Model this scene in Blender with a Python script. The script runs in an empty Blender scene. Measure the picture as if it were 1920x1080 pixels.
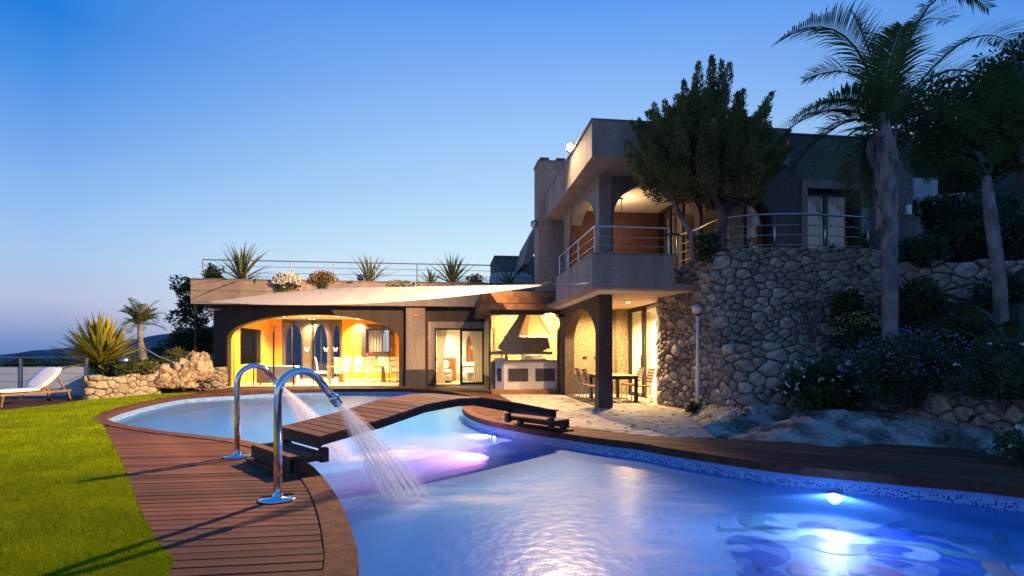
import bpy, math, random
import numpy as np
from mathutils import Vector, Matrix, noise
from mathutils.geometry import tessellate_polygon
random.seed(7); rng = np.random.default_rng(7)
R = math.radians
SC = bpy.context.scene
COL = SC.collection

# ------------------------------------------------------------------ camera, sky, exposure
EYE = 1.4; FOC = 1000.0; CX = 960.0; HZ = 663.0
cam = bpy.data.cameras.new('camera'); camo = bpy.data.objects.new('camera', cam); COL.objects.link(camo)
camo.location = (0, 0, EYE); camo.rotation_euler = (R(90), 0, 0)
cam.sensor_width = 36; cam.lens = 36*FOC/1920; cam.shift_y = (HZ-540)/1920
cam.clip_start = 0.05; cam.clip_end = 60000
SC.camera = camo

world = bpy.data.worlds.new('World'); SC.world = world; world.use_nodes = True
wn = world.node_tree.nodes; wl = world.node_tree.links; wn.clear()
wo = wn.new('ShaderNodeOutputWorld'); wb = wn.new('ShaderNodeBackground')
# clear dusk sky: one ramp of elevation towards the afterglow, one away from it, dimming towards the night side
def lin(c): return tuple(((x/255)/12.92 if x/255 <= .04045 else ((x/255+.055)/1.055)**2.4) for x in c)
def wmath(op, a, b=None):
    n = wn.new('ShaderNodeMath'); n.operation = op
    for i, x in enumerate((a, b)):
        if x is None: continue
        if isinstance(x, (int, float)): n.inputs[i].default_value = x
        else: wl.new(x, n.inputs[i])
    return n.outputs[0]
wt = wn.new('ShaderNodeTexCoord'); ws_ = wn.new('ShaderNodeSeparateXYZ'); wl.new(wt.outputs['Generated'], ws_.inputs[0])
def sky_ramp(stops):
    r = wn.new('ShaderNodeValToRGB'); e = r.color_ramp.elements
    e[0].position = stops[0][0]; e[0].color = (*lin(stops[0][1]), 1); e[1].position = stops[-1][0]; e[1].color = (*lin(stops[-1][1]), 1)
    for p, c in stops[1:-1]: e.new(p).color = (*lin(c), 1)
    wl.new(ws_.outputs[2], r.inputs[0]); return r.outputs[0]
glow = sky_ramp([(0,(225,222,232)), (.1,(222,238,248)), (.17,(212,238,252)), (.227,(193,229,252)), (.29,(177,216,251)), (.374,(158,200,250)), (.47,(128,177,246)), (.547,(92,157,241)), (.75,(58,134,229)), (1,(40,122,220))])
away = sky_ramp([(0,(104,136,194)), (.012,(114,143,198)), (.04,(152,166,210)), (.078,(182,192,224)), (.137,(168,200,238)), (.202,(148,191,242)), (.292,(115,167,236)), (.374,(74,146,230)), (.438,(38,128,222)), (.6,(34,122,220)), (1,(40,122,220))])
GX, GY = math.sin(R(5)), math.cos(R(5))
hl = wmath('SQRT', wmath('ADD', wmath('MULTIPLY', ws_.outputs[0], ws_.outputs[0]), wmath('ADD', wmath('MULTIPLY', ws_.outputs[1], ws_.outputs[1]), 1e-5)))
dt = wmath('DIVIDE', wmath('ADD', wmath('MULTIPLY', ws_.outputs[0], GX), wmath('MULTIPLY', ws_.outputs[1], GY)), hl)
def wrange(x, a, b, c, d):
    m = wn.new('ShaderNodeMapRange'); wl.new(x, m.inputs[0])
    for i, v in enumerate((a, b, c, d)): m.inputs[i+1].default_value = v
    return m.outputs[0]
mx = wn.new('ShaderNodeMixRGB'); wl.new(wrange(dt, .70, 1.0, 0, 1), mx.inputs[0]); wl.new(away, mx.inputs[1]); wl.new(glow, mx.inputs[2])
wl.new(mx.outputs[0], wb.inputs[0]); wl.new(wmath('MULTIPLY', wrange(dt, -.6, .70, 1.0, 1.0), 1.0), wb.inputs[1])
wl.new(wb.outputs[0], wo.inputs[0])

SC.view_settings.view_transform = 'Standard'; SC.view_settings.look = 'None'
SC.view_settings.exposure = 0; SC.view_settings.gamma = 1
try:
    SC.view_settings.use_curve_mapping = False
except Exception:
    pass
cy = SC.cycles
cy.max_bounces = 7; cy.diffuse_bounces = 3; cy.glossy_bounces = 3; cy.transmission_bounces = 6
cy.transparent_max_bounces = 64; cy.sample_clamp_indirect = 4; cy.caustics_reflective = False; cy.caustics_refractive = True
cy.use_denoising = True; cy.use_adaptive_sampling = True; cy.adaptive_threshold = 0.02

# ------------------------------------------------------------------ coordinate helpers
TH = math.atan(0.12); CT, ST = math.cos(TH), math.sin(TH)
def W(u, v, z=0.0):                       # building grid -> world
    return Vector((u*CT - v*ST, u*ST + v*CT, z))
def UV(x, y):
    return (x*CT + y*ST, -x*ST + y*CT)
def G(px, py, z=0.0):                     # point of the ground read off the photograph
    D = (EYE-z)*FOC/(py-HZ)
    return ((px-CX)/FOC*D, D)
def at(px, py, D):
    return Vector(((px-CX)/FOC*D, D, EYE+(HZ-py)/FOC*D))
def onv(px, py, v):                       # -> u, z on the plane of constant v
    k = (px-CX)/FOC; u = v*(ST+k*CT)/(CT-k*ST); Y = u*ST+v*CT
    return u, EYE+(HZ-py)/FOC*Y
def onu(px, py, u):
    k = (px-CX)/FOC; v = u*(CT-k*ST)/(ST+k*CT); Y = u*ST+v*CT
    return v, EYE+(HZ-py)/FOC*Y

# ------------------------------------------------------------------ object helpers
def link(o, parent=None):
    COL.objects.link(o)
    if parent is not None: o.parent = parent
    return o
def tag(o, label=None, cat=None, group=None, kind=None):
    if label: o['label'] = label
    if cat: o['category'] = cat
    if group: o['group'] = group
    if kind: o['kind'] = kind
    return o
def thing(name, label, cat, loc=(0, 0, 0), rz=0.0, group=None, scale=1.0):
    o = bpy.data.objects.new(name, None); COL.objects.link(o)
    o.location = loc; o.rotation_euler = (0, 0, rz); o.empty_display_size = 0.2
    if scale != 1.0: o.scale = (scale,)*3
    return tag(o, label, cat, group)
def copy_tree(o, parent=None):
    c = o.copy(); COL.objects.link(c); c.parent = parent
    for ch in list(o.children): copy_tree(ch, c)
    return c

class MB:
    def __init__(s, off=(0, 0, 0)): s.v = []; s.f = []; s.off = off
    def add(s, vs, fs):
        n = len(s.v); s.v += [tuple(p) for p in vs]; s.f += [tuple(i+n for i in q) for q in fs]; return s
    def box(s, x0, x1, y0, y1, z0, z1):
        if x0 > x1: x0, x1 = x1, x0
        if y0 > y1: y0, y1 = y1, y0
        if z0 > z1: z0, z1 = z1, z0
        return s.add([(x0,y0,z0),(x1,y0,z0),(x1,y1,z0),(x0,y1,z0),(x0,y0,z1),(x1,y0,z1),(x1,y1,z1),(x0,y1,z1)],
                     [(3,2,1,0),(4,5,6,7),(0,1,5,4),(1,2,6,5),(2,3,7,6),(3,0,4,7)])
    def cbox(s, x0, x1, y0, y1, z0, z1, c=0.02):     # box with its vertical and top edges cut
        p = [(x0+c,y0),(x1-c,y0),(x1,y0+c),(x1,y1-c),(x1-c,y1),(x0+c,y1),(x0,y1-c),(x0,y0+c)]
        mx, my = (x0+x1)/2, (y0+y1)/2
        q = [(mx+(a-mx)*(1-2*c/(x1-x0)), my+(b-my)*(1-2*c/(y1-y0))) for a, b in p]
        vs = [(a,b,z0) for a,b in p]+[(a,b,z1-c) for a,b in p]+[(a,b,z1) for a,b in q]
        fs = [tuple(range(7,-1,-1)), tuple(range(16,24))]
        for r in (0, 8):
            for i in range(8): fs.append((r+i, r+(i+1)%8, r+8+(i+1)%8, r+8+i))
        return s.add(vs, fs)
    def pbox(s, x0, x1, y0, y1, z0, z1, n=6, e=3.5):  # cushion: a superellipsoid
        vs = []; fs = []; m = 2*n+4
        sp = lambda t, k: math.copysign(abs(t)**k, t)
        for i in range(n+1):
            a = -math.pi/2+math.pi*i/n
            for j in range(m):
                b = 2*math.pi*j/m; k = 2/e
                vs.append(((x0+x1)/2+(x1-x0)/2*sp(math.cos(a),k)*sp(math.cos(b),k), (y0+y1)/2+(y1-y0)/2*sp(math.cos(a),k)*sp(math.sin(b),k), (z0+z1)/2+(z1-z0)/2*sp(math.sin(a),k)))
        for i in range(n):
            for j in range(m): fs.append((i*m+j, i*m+(j+1)%m, (i+1)*m+(j+1)%m, (i+1)*m+j))
        return s.add(vs, fs)
    def tube(s, pts, rad, n=8, cap=True):
        pts = [Vector(p) for p in pts]; rad = rad if hasattr(rad, '__len__') else [rad]*len(pts)
        vs = []; fs = []; prev = None
        for i, p in enumerate(pts):
            t = (pts[min(i+1, len(pts)-1)]-pts[max(i-1, 0)]).normalized()
            if prev is None: a = t.cross(Vector((0.13, 0.21, 1)) if abs(t.z) < .9 else Vector((1, 0.1, 0))).normalized()
            else: a = (prev-t*prev.dot(t)).normalized()
            prev = a; b = t.cross(a)
            for j in range(n):
                g = 2*math.pi*j/n; vs.append(p+(a*math.cos(g)+b*math.sin(g))*rad[i])
        for i in range(len(pts)-1):
            for j in range(n): fs.append((i*n+j, i*n+(j+1)%n, (i+1)*n+(j+1)%n, (i+1)*n+j))
        if cap: fs += [tuple(range(n-1, -1, -1)), tuple(range((len(pts)-1)*n, len(pts)*n))]
        return s.add(vs, fs)
    def bar(s, p, q, w, h):                           # rectangular bar p -> q, width w level, height h
        p, q = Vector(p), Vector(q); t = (q-p).normalized()
        a = t.cross(Vector((0, 0, 1))); a = a.normalized() if a.length > 1e-4 else Vector((1, 0, 0)); b = a.cross(t)
        vs = [e+a*(sx*w/2)+b*(sy*h/2) for e in (p, q) for sx, sy in ((-1,-1),(1,-1),(1,1),(-1,1))]
        return s.add(vs, [(3,2,1,0),(4,5,6,7),(0,1,5,4),(1,2,6,5),(2,3,7,6),(3,0,4,7)])
    def lathe(s, prof, n=20, c=(0, 0, 0)):
        vs = []; fs = []; m = len(prof)
        for r, z in prof:
            for j in range(n): vs.append((c[0]+r*math.cos(2*math.pi*j/n), c[1]+r*math.sin(2*math.pi*j/n), c[2]+z))
        for i in range(m-1):
            for j in range(n): fs.append((i*n+j, i*n+(j+1)%n, (i+1)*n+(j+1)%n, (i+1)*n+j))
        fs += [tuple(range(n-1, -1, -1)), tuple(range((m-1)*n, m*n))]
        return s.add(vs, fs)
    def poly(s, pts, z0, z1, holes=()):               # flat outline (with holes) given thickness
        rings = [pts]+list(holes); flat = [p for r in rings for p in r]
        tri = tessellate_polygon([[Vector((p[0], p[1], 0)) for p in r] for r in rings]); n = len(flat)
        vs = [(p[0], p[1], z1) for p in flat]; fs = []
        for t in tri:
            a, b, c = (Vector(flat[i]+(0,)) if len(flat[i]) == 2 else Vector(flat[i]) for i in t)
            if (b-a).cross(c-a).z < 0: t = t[::-1]
            fs.append(tuple(t))
        if z0 is not None:
            vs += [(p[0], p[1], z0) for p in flat]; fs += [tuple(i+n for i in f[::-1]) for f in list(fs)]
            k = 0
            for r in rings:
                for i in range(len(r)): fs.append((k+i, k+(i+1) % len(r), n+k+(i+1) % len(r), n+k+i))
                k += len(r)
        return s.add(vs, fs)
    def wall(s, outer, holes, d0, d1, axis='v'):      # upright slab; outlines in (along, z)
        rings = [outer]+list(holes); flat = [p for r in rings for p in r]
        tri = tessellate_polygon([[Vector((p[0], p[1], 0)) for p in r] for r in rings]); n = len(flat)
        P = (lambda a, d, z: (a, d, z)) if axis == 'v' else (lambda a, d, z: (d, a, z))
        vs = [P(p[0], d0, p[1]) for p in flat]+[P(p[0], d1, p[1]) for p in flat]
        fs = [tuple(t) for t in tri]+[tuple(i+n for i in t[::-1]) for t in tri]; k = 0
        for r in rings:
            for i in range(len(r)): fs.append((k+i, k+(i+1) % len(r), n+k+(i+1) % len(r), n+k+i))
            k += len(r)
        return s.add(vs, fs)
    def build(s, name, mat, parent=None, smooth=False):
        o = s.off; me = bpy.data.meshes.new(name)
        me.from_pydata([(p[0]-o[0], p[1]-o[1], p[2]-o[2]) for p in s.v], [], s.f); me.materials.append(mat)
        if smooth: me.polygons.foreach_set('use_smooth', [True]*len(me.polygons))
        me.update()
        return link(bpy.data.objects.new(name, me), parent)

def npmesh(name, V, F, mat, parent=None, smooth=False, mats=None, mi=None):
    """V (n,3) array, F (m,k) array of equal-sized faces"""
    me = bpy.data.meshes.new(name); V = np.asarray(V, np.float32); F = np.asarray(F, np.int32); k = F.shape[1]
    me.vertices.add(len(V)); me.vertices.foreach_set('co', V.ravel())
    me.loops.add(F.size); me.loops.foreach_set('vertex_index', F.ravel())
    me.polygons.add(len(F)); me.polygons.foreach_set('loop_start', np.arange(0, F.size, k, dtype=np.int32))
    me.polygons.foreach_set('loop_total', np.full(len(F), k, np.int32))
    for m in (mats or [mat]): me.materials.append(m)
    if mi is not None: me.polygons.foreach_set('material_index', np.asarray(mi, np.int32))
    if smooth: me.polygons.foreach_set('use_smooth', np.ones(len(F), bool))
    me.update(); me.validate()
    return link(bpy.data.objects.new(name, me), parent)

def lamp(name, kind, loc, power, col, parent=None, size=0.1, aim=None, spot=None, blend=0.5):
    l = bpy.data.lights.new(name, kind); l.energy = power; l.color = col
    if kind == 'AREA': l.size = size
    else: l.shadow_soft_size = size
    if kind == 'SPOT': l.spot_size = R(spot); l.spot_blend = blend
    o = bpy.data.objects.new(name, l); link(o, parent); o.location = loc
    if aim is not None:
        o.rotation_euler = (Vector(aim)-Vector(loc)).to_track_quat('-Z', 'Y').to_euler()
    return o

# ------------------------------------------------------------------ materials
MATS = {}
def MAT(name, c1, c2=None, scale=6, rough=.6, metal=0, bump=0, bscale=None, rnd=0, detail=5, stretch=None, spec=.4, lo=.35, hi=.65, trans=0, bdist=.02, coat=0, stain=0):
    if name in MATS: return MATS[name]
    m = bpy.data.materials.new(name); m.use_nodes = True; N = m.node_tree.nodes; L = m.node_tree.links
    b = N['Principled BSDF']; b.inputs['Roughness'].default_value = rough; b.inputs['Metallic'].default_value = metal
    b.inputs['Specular IOR Level'].default_value = spec
    if coat: b.inputs['Coat Weight'].default_value = coat
    tc = N.new('ShaderNodeTexCoord'); src = tc.outputs['Object']
    if stretch:
        mp = N.new('ShaderNodeMapping'); mp.inputs['Scale'].default_value = stretch; L.new(src, mp.inputs[0]); src = mp.outputs[0]
    c2 = c2 or tuple(x*.72 for x in c1)
    nz = N.new('ShaderNodeTexNoise'); nz.inputs['Scale'].default_value = scale; nz.inputs['Detail'].default_value = detail; L.new(src, nz.inputs[0])
    rp = N.new('ShaderNodeValToRGB'); rp.color_ramp.elements[0].position = lo; rp.color_ramp.elements[1].position = hi
    rp.color_ramp.elements[0].color = (*c1, 1); rp.color_ramp.elements[1].color = (*c2, 1)
    L.new(nz.outputs[0], rp.inputs[0]); col = rp.outputs[0]
    if rnd:
        oi = N.new('ShaderNodeObjectInfo'); mr = N.new('ShaderNodeMapRange'); mr.inputs[3].default_value = 1-rnd; mr.inputs[4].default_value = 1+rnd
        L.new(oi.outputs['Random'], mr.inputs[0]); hs = N.new('ShaderNodeHueSaturation'); L.new(mr.outputs[0], hs.inputs['Value']); L.new(col, hs.inputs['Color']); col = hs.outputs[0]
        m2 = N.new('ShaderNodeMath'); m2.operation = 'MULTIPLY'; m2.inputs[1].default_value = 37.0; L.new(oi.outputs['Random'], m2.inputs[0])
        L.new(m2.outputs[0], nz.inputs['Scale']) if False else None
    if stain:
        ms = N.new('ShaderNodeMapping'); ms.inputs['Scale'].default_value = (1.3, 1.3, .22); L.new(tc.outputs['Object'], ms.inputs[0]); ns = N.new('ShaderNodeTexNoise'); ns.inputs['Scale'].default_value = 1.6; ns.inputs['Detail'].default_value = 7; L.new(ms.outputs[0], ns.inputs[0])
        mr2 = N.new('ShaderNodeMapRange'); mr2.inputs[1].default_value = .3; mr2.inputs[2].default_value = .7; mr2.inputs[3].default_value = 1-stain; mr2.inputs[4].default_value = 1+stain*.5; L.new(ns.outputs[0], mr2.inputs[0])
        h2 = N.new('ShaderNodeHueSaturation'); L.new(mr2.outputs[0], h2.inputs['Value']); L.new(col, h2.inputs['Color']); col = h2.outputs[0]
    L.new(col, b.inputs['Base Color'])
    if bump:
        n2 = N.new('ShaderNodeTexNoise'); n2.inputs['Scale'].default_value = bscale or scale*3; n2.inputs['Detail'].default_value = 6; L.new(src, n2.inputs[0])
        bp = N.new('ShaderNodeBump'); bp.inputs['Strength'].default_value = bump; bp.inputs['Distance'].default_value = bdist
        L.new(n2.outputs[0], bp.inputs['Height']); L.new(bp.outputs[0], b.inputs['Normal'])
    if trans:
        tr = N.new('ShaderNodeBsdfTranslucent'); L.new(col, tr.inputs[0]); mx = N.new('ShaderNodeMixShader'); mx.inputs[0].default_value = trans
        L.new(b.outputs[0], mx.inputs[1]); L.new(tr.outputs[0], mx.inputs[2]); L.new(mx.outputs[0], N['Material Output'].inputs[0])
    MATS[name] = m; return m
def EMIT(name, c, s):
    m = bpy.data.materials.new(name); m.use_nodes = True; N = m.node_tree.nodes; b = N['Principled BSDF']
    b.inputs['Base Color'].default_value = (*c, 1); b.inputs['Emission Color'].default_value = (*c, 1); b.inputs['Emission Strength'].default_value = s
    return m
def GLASS(name, tint=(.93, .96, .97), rough=0.0, ior=1.45):
    m = bpy.data.materials.new(name); m.use_nodes = True; N = m.node_tree.nodes; L = m.node_tree.links; N.remove(N['Principled BSDF'])
    t = N.new('ShaderNodeBsdfTransparent'); t.inputs[0].default_value = (*tint, 1); g = N.new('ShaderNodeBsdfGlossy'); g.inputs['Roughness'].default_value = rough
    f = N.new('ShaderNodeFresnel'); ge = N.new('ShaderNodeNewGeometry'); mr = N.new('ShaderNodeMapRange'); mr.inputs[3].default_value = ior; mr.inputs[4].default_value = 1/ior; L.new(ge.outputs['Backfacing'], mr.inputs[0]); L.new(mr.outputs[0], f.inputs[0]); mx = N.new('ShaderNodeMixShader')
    L.new(f.outputs[0], mx.inputs[0]); L.new(t.outputs[0], mx.inputs[1]); L.new(g.outputs[0], mx.inputs[2]); L.new(mx.outputs[0], N['Material Output'].inputs[0])
    return m

m_render = MAT('light_render', (.42,.305,.235), (.22,.155,.12), 38, .9, bump=.9, bscale=45, lo=.38, hi=.62, detail=8, stain=.3)
m_dash = MAT('dark_pebbledash', (.115,.076,.056), (.038,.024,.018), 36, .9, bump=1, bscale=42, lo=.4, hi=.6, detail=8, stain=.3)
m_dashu = MAT('upper_pebbledash', (.21,.17,.15), (.09,.07,.062), 36, .9, bump=1, bscale=42, lo=.4, hi=.6, detail=8, stain=.3)
m_dash2 = MAT('porch_pebbledash', (.36,.29,.17), (.13,.09,.045), 26, .9, bump=1, bscale=34, lo=.4, hi=.6)
m_dado = MAT('dado_stone', (.05,.043,.045), (.033,.028,.03), 6, .55, bump=.2, bscale=30)
m_coping = MAT('parapet_coping', (.20,.16,.14), (.14,.11,.10), 20, .7)
m_orange = MAT('orange_plaster', (.80,.40,.055), (.70,.33,.04), 3, .8)
m_cream = MAT('cream_plaster', (.80,.70,.52), (.74,.63,.46), 2, .8)
m_white = MAT('white_plaster', (.80,.78,.72), (.76,.73,.66), 2, .8)
m_floor = MAT('polished_floor', (.62,.52,.38), (.55,.45,.32), 3, .35)
m_frame = MAT('dark_frame', (.035,.03,.03), (.025,.022,.022), 20, .4, metal=.3)
m_steel = MAT('brushed_steel', (.48,.48,.49), (.38,.38,.40), 40, .3, metal=1, stretch=(1,1,.1))
m_chrome = MAT('chrome', (.78,.78,.80), (.70,.70,.73), 5, .07, metal=1)
m_curtain = MAT('curtain_cloth', (.82,.74,.56), (.74,.65,.47), 10, .9, trans=.35)
m_wood_in = MAT('varnished_wood', (.27,.11,.035), (.16,.06,.018), 9, .4, stretch=(1,1,.12))
m_wood_lt = MAT('oak_wood', (.30,.17,.08), (.2,.105,.045), 9, .5, stretch=(.15,1,1))
m_clothw = MAT('white_fabric', (.82,.80,.76), (.76,.73,.69), 6, .9, bump=.2, bscale=50)
m_leather = MAT('white_leather', (.80,.75,.66), (.72,.67,.58), 6, .55)
m_plank = MAT('deck_plank', (.150,.056,.030), (.074,.026,.014), 7, .72, spec=.25, bump=.35, bscale=60, rnd=.34, stain=.35, stretch=(.12,1,1), lo=.3, hi=.7)
m_plank2 = MAT('bridge_plank', (.15,.062,.036), (.08,.03,.018), 7, .7, spec=.25, bump=.35, bscale=60, rnd=.2, stretch=(1,.12,1), lo=.3, hi=.7)
m_beam = MAT('dark_beam', (.035,.022,.018), (.022,.014,.012), 8, .6, bump=.2)
m_copw = MAT('coping_wood', (.115,.043,.022), (.055,.02,.011), 8, .75, spec=.2, bump=.3, bscale=50, rnd=.15)
m_earth = MAT('earth', (.06,.045,.035), (.035,.028,.02), 3, .95, bump=.5, bscale=20)
m_mortar = MAT('mortar', (.11,.093,.08), (.06,.05,.045), 12, .95, bump=.5)
m_stone = MAT('rubble_stone', (.40,.325,.26), (.20,.15,.115), 8, .92, bump=1, bscale=20, rnd=.34, bdist=.05, detail=9)
m_stone_y = MAT('planter_stone', (.42,.34,.24), (.26,.2,.135), 8, .92, bump=.8, bscale=28, rnd=.25, bdist=.03)
m_rock = MAT('bedrock', (.46,.425,.38), (.14,.11,.085), 1.7, .95, bump=1, bscale=11, detail=14, lo=.40, hi=.60, bdist=.12)
m_lime = MAT('limestone_boulder', (.52,.40,.25), (.24,.14,.065), 4.5, .95, bump=1, bscale=8, detail=12, bdist=.2, lo=.4, hi=.62)
m_flag = MAT('flagstone', (.40,.34,.27), (.28,.235,.185), 5, .75, bump=.4, bscale=25, rnd=.16)
m_grassbase = MAT('turf_backing', (.22,.27,.005), (.15,.195,.004), 25, .95, bump=.5, bscale=90)
m_grass = MAT('turf_blade', (.28,.345,.005), (.18,.245,.004), 1.1, .9, trans=.3, detail=3, spec=.1)
m_tileb = MAT('brown_tile', (.27,.125,.05), (.2,.085,.032), 5, .5, rnd=.2)
m_tiley = MAT('kitchen_tile', (.62,.45,.25), (.54,.37,.19), 4, .45, rnd=.12)
m_tilew = MAT('counter_tile', (.62,.54,.50), (.55,.47,.43), 6, .4, rnd=.05)
m_copper = MAT('hammered_copper', (.55,.36,.22), (.42,.26,.15), 12, .38, metal=.7, bump=.6, bscale=40)
m_granite = MAT('granite', (.16,.14,.13), (.05,.045,.045), 90, .3)
m_sail = MAT('sail_cloth', (.62,.52,.42), (.55,.46,.37), 1.4, .9, trans=.15, bump=.25, bscale=1.6, bdist=.2)
m_black = MAT('black_rubber', (.02,.02,.022), (.014,.014,.015), 8, .6)
m_bark = MAT('bark', (.14,.105,.085), (.065,.047,.038), 9, .95, bump=1, bscale=22, stretch=(1,1,.35))
m_palmbark = MAT('palm_bark', (.30,.25,.235), (.125,.10,.095), 5, .95, bump=1, bscale=16, stretch=(1,1,.5))
def LEAF(n, a, b, sc=1.5, tr=.3): return MAT(n, a, b, sc, .55, trans=tr, detail=4, lo=.3, hi=.7, spec=.3)
l_jun = LEAF('juniper_leaf', (.22,.20,.055), (.07,.08,.024), 2.6, .25)
l_palm = LEAF('palm_leaf', (.10,.14,.035), (.055,.09,.025), 1.2, .4)
l_yuc = LEAF('yucca_leaf', (.20,.19,.06), (.09,.105,.035), 3)
l_fan = LEAF('fan_leaf', (.52,.41,.04), (.17,.18,.025), 2.2)
l_dark = LEAF('dark_leaf', (.075,.115,.042), (.033,.055,.022), 2)
l_mid = LEAF('green_leaf', (.06,.085,.022), (.03,.048,.015), 2)
l_ban = LEAF('paddle_leaf', (.07,.11,.028), (.04,.07,.02), 2, .25)
l_tree = LEAF('tree_leaf', (.055,.075,.02), (.025,.04,.014), 1)
p_white = MAT('white_petal', (.82,.80,.72), (.7,.66,.55), 8, .7, trans=.3)
p_red = MAT('red_petal', (.45,.10,.06), (.30,.14,.05), 8, .7, trans=.3)
p_violet = MAT('violet_petal', (.30,.26,.44), (.20,.16,.34), 8, .7, trans=.3)
p_yel = MAT('yellow_petal', (.6,.5,.2), (.5,.4,.14), 8, .7, trans=.3)
g_clear = GLASS('clear_glass')
g_low = GLASS('door_glass', (.95,.95,.93), 0, 1.12)
g_dark = GLASS('tinted_glass', (.85,.88,.9), 0, 1.7)
e_warm = EMIT('lit_bulb', (1, .82, .52), 14)

# ================================================================== outlines
def smooth_loop(pts, step=.22, closed=True):
    """Catmull-Rom through pts, resampled at an even step"""
    n = len(pts); out = []
    rngi = range(n if closed else n-1)
    for i in rngi:
        g = (lambda k: np.array(pts[k % n] if closed else pts[min(max(k, 0), n-1)], float))
        p0, p1, p2, p3 = g(i-1), g(i), g(i+1), g(i+2); L = np.linalg.norm(p2-p1); m = max(2, int(L/step*1.5))
        for t in np.arange(m)/m:
            out.append(.5*((2*p1)+(-p0+p2)*t+(2*p0-5*p1+4*p2-p3)*t*t+(-p0+3*p1-3*p2+p3)*t**3))
    if not closed: out.append(np.array(pts[-1], float))
    q = [out[0]]; acc = 0
    for a, b in zip(out, out[1:]+([out[0]] if closed else [])):
        acc += np.linalg.norm(b-a)
        if acc >= step: q.append(b); acc = 0
    if not closed and np.linalg.norm(q[-1]-out[-1]) > .01: q.append(out[-1])
    if closed and np.linalg.norm(q[-1]-q[0]) < step*.6: q.pop()
    return [tuple(p) for p in q]
def offset_loop(pts, d, closed=True):
    P = np.array(pts); 
    if closed: T = np.roll(P, -1, 0)-np.roll(P, 1, 0)
    else:
        T = np.gradient(P, axis=0)
    T /= np.linalg.norm(T, axis=1)[:, None]; Nn = np.stack([T[:, 1], -T[:, 0]], 1)
    return [tuple(p) for p in P+Nn*d]
def area(p):
    return .5*sum(p[i][0]*p[(i+1) % len(p)][1]-p[(i+1) % len(p)][0]*p[i][1] for i in range(len(p)))

g1 = lambda x, y: G(x, y, -.1)
pool_pts = [(-.95,2.4), G(670,1080), G(659,995), G(633,935), G(605,896), G(581,872), G(540,850), G(492,835), G(452,826), G(396,819), G(322,811), G(248,800),
    G(211,791), G(198,785), G(204,778), G(222,770), G(248,762), G(300,750), G(359,741), G(452,735.5), G(522,732), G(620,730), G(700,729.5), G(760,730),
    G(832,733.7), G(868,740), G(892,746), G(900,751), G(888,756), G(873,760.5), g1(867,770), g1(871,779), g1(885,788), g1(916,799), g1(952,806), g1(1000,815.5),
    g1(1049,823), g1(1121,834), g1(1200,844), g1(1239,852), g1(1463,887), g1(1687,910), g1(1920,934), (6.4,4.0), (7.0,2.7), (6.2,1.5), (4,.9), (1.5,.7), (0,.95), (-.75,1.5)]
POOL = smooth_loop(pool_pts, .2)
if area(POOL) < 0: POOL = POOL[::-1]
COPW = .22
COPING = offset_loop(POOL, COPW)
POOLW = offset_loop(POOL, .03)

# ================================================================== terrain, sea, hills
def quadgrid(name, X, Y, Z, mat, parent=None, smooth=True):
    n, m = X.shape; V = np.stack([X, Y, Z], -1).reshape(-1, 3); i = np.arange(n*m).reshape(n, m)
    F = np.stack([i[:-1, :-1], i[:-1, 1:], i[1:, 1:], i[1:, :-1]], -1).reshape(-1, 4)
    return npmesh(name, V, F, mat, parent, smooth)
def fbm(x, y, sc=1.0, o=5, seed=0):
    r = np.random.default_rng(seed); s = 0; a = 1
    for k in range(o):
        for j in range(3):
            th = r.uniform(0, 6.28); ph = r.uniform(0, 6.28); f = sc*2**k*r.uniform(.8, 1.25)
            s = s+a*np.sin((x*np.cos(th)+y*np.sin(th))*f+ph+1.3*np.sin((x*np.sin(th)-y*np.cos(th))*f*.7+ph*2))/3
        a *= .5
    return s
m_sea = MAT('sea_water', (.05,.09,.16), (.04,.075,.14), .001, .25)
m_hazed_hill = MAT('far_hill', (.11,.14,.15), (.075,.10,.11), .02, .95)  # distance haze is put into the hill colour, paler and bluer
m_scrub = MAT('scrub', (.03,.04,.018), (.018,.024,.012), .6, .95, bump=1, bscale=3)
sea = MB().box(-50000, 50000, 900, 50000, -171, -170).build('sea', m_sea); tag(sea, kind='structure')
xs = np.linspace(-1, 1, 120); ys = np.linspace(0, 1, 60)
A, B = np.meshgrid(xs, ys)
def ridge(name, y0, x0, x1, heights, depth, seed):
    a = np.linspace(0, 1, 160); b = np.linspace(0, 1, 24); A, B = np.meshgrid(a, b)
    hx = np.array([h[0] for h in heights]); hz = np.array([h[1] for h in heights])
    top = np.interp(A, hx, hz)*(1+.0*A)+fbm(A*30, A*0, 1, 4, seed)*y0*.0012
    Z = -171+(top+171)*np.sin(np.clip(B*1.25, 0, 1)*math.pi/2)**1.1+fbm(A*40, B*12, 1, 5, seed+1)*y0*.0012*(B > 0)
    X = x0+(x1-x0)*A; X = X*(1+.0*B); Y = y0+depth*B
    return tag(quadgrid(name, X, Y, Z, m_hazed_hill), kind='structure')
ppx = lambda px, D: (px-CX)/FOC*D
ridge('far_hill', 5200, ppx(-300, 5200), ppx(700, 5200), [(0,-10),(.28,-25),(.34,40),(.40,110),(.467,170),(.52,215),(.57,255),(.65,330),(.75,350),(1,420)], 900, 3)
ridge('coastal_hill', 3400, ppx(-500, 3400), ppx(620, 3400), [(0,-30),(.3,-18),(.35,-8),(.395,6),(.425,24),(.465,44),(.505,50),(.545,40),(.62,10),(.8,0),(1,0)], 500, 11)
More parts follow.
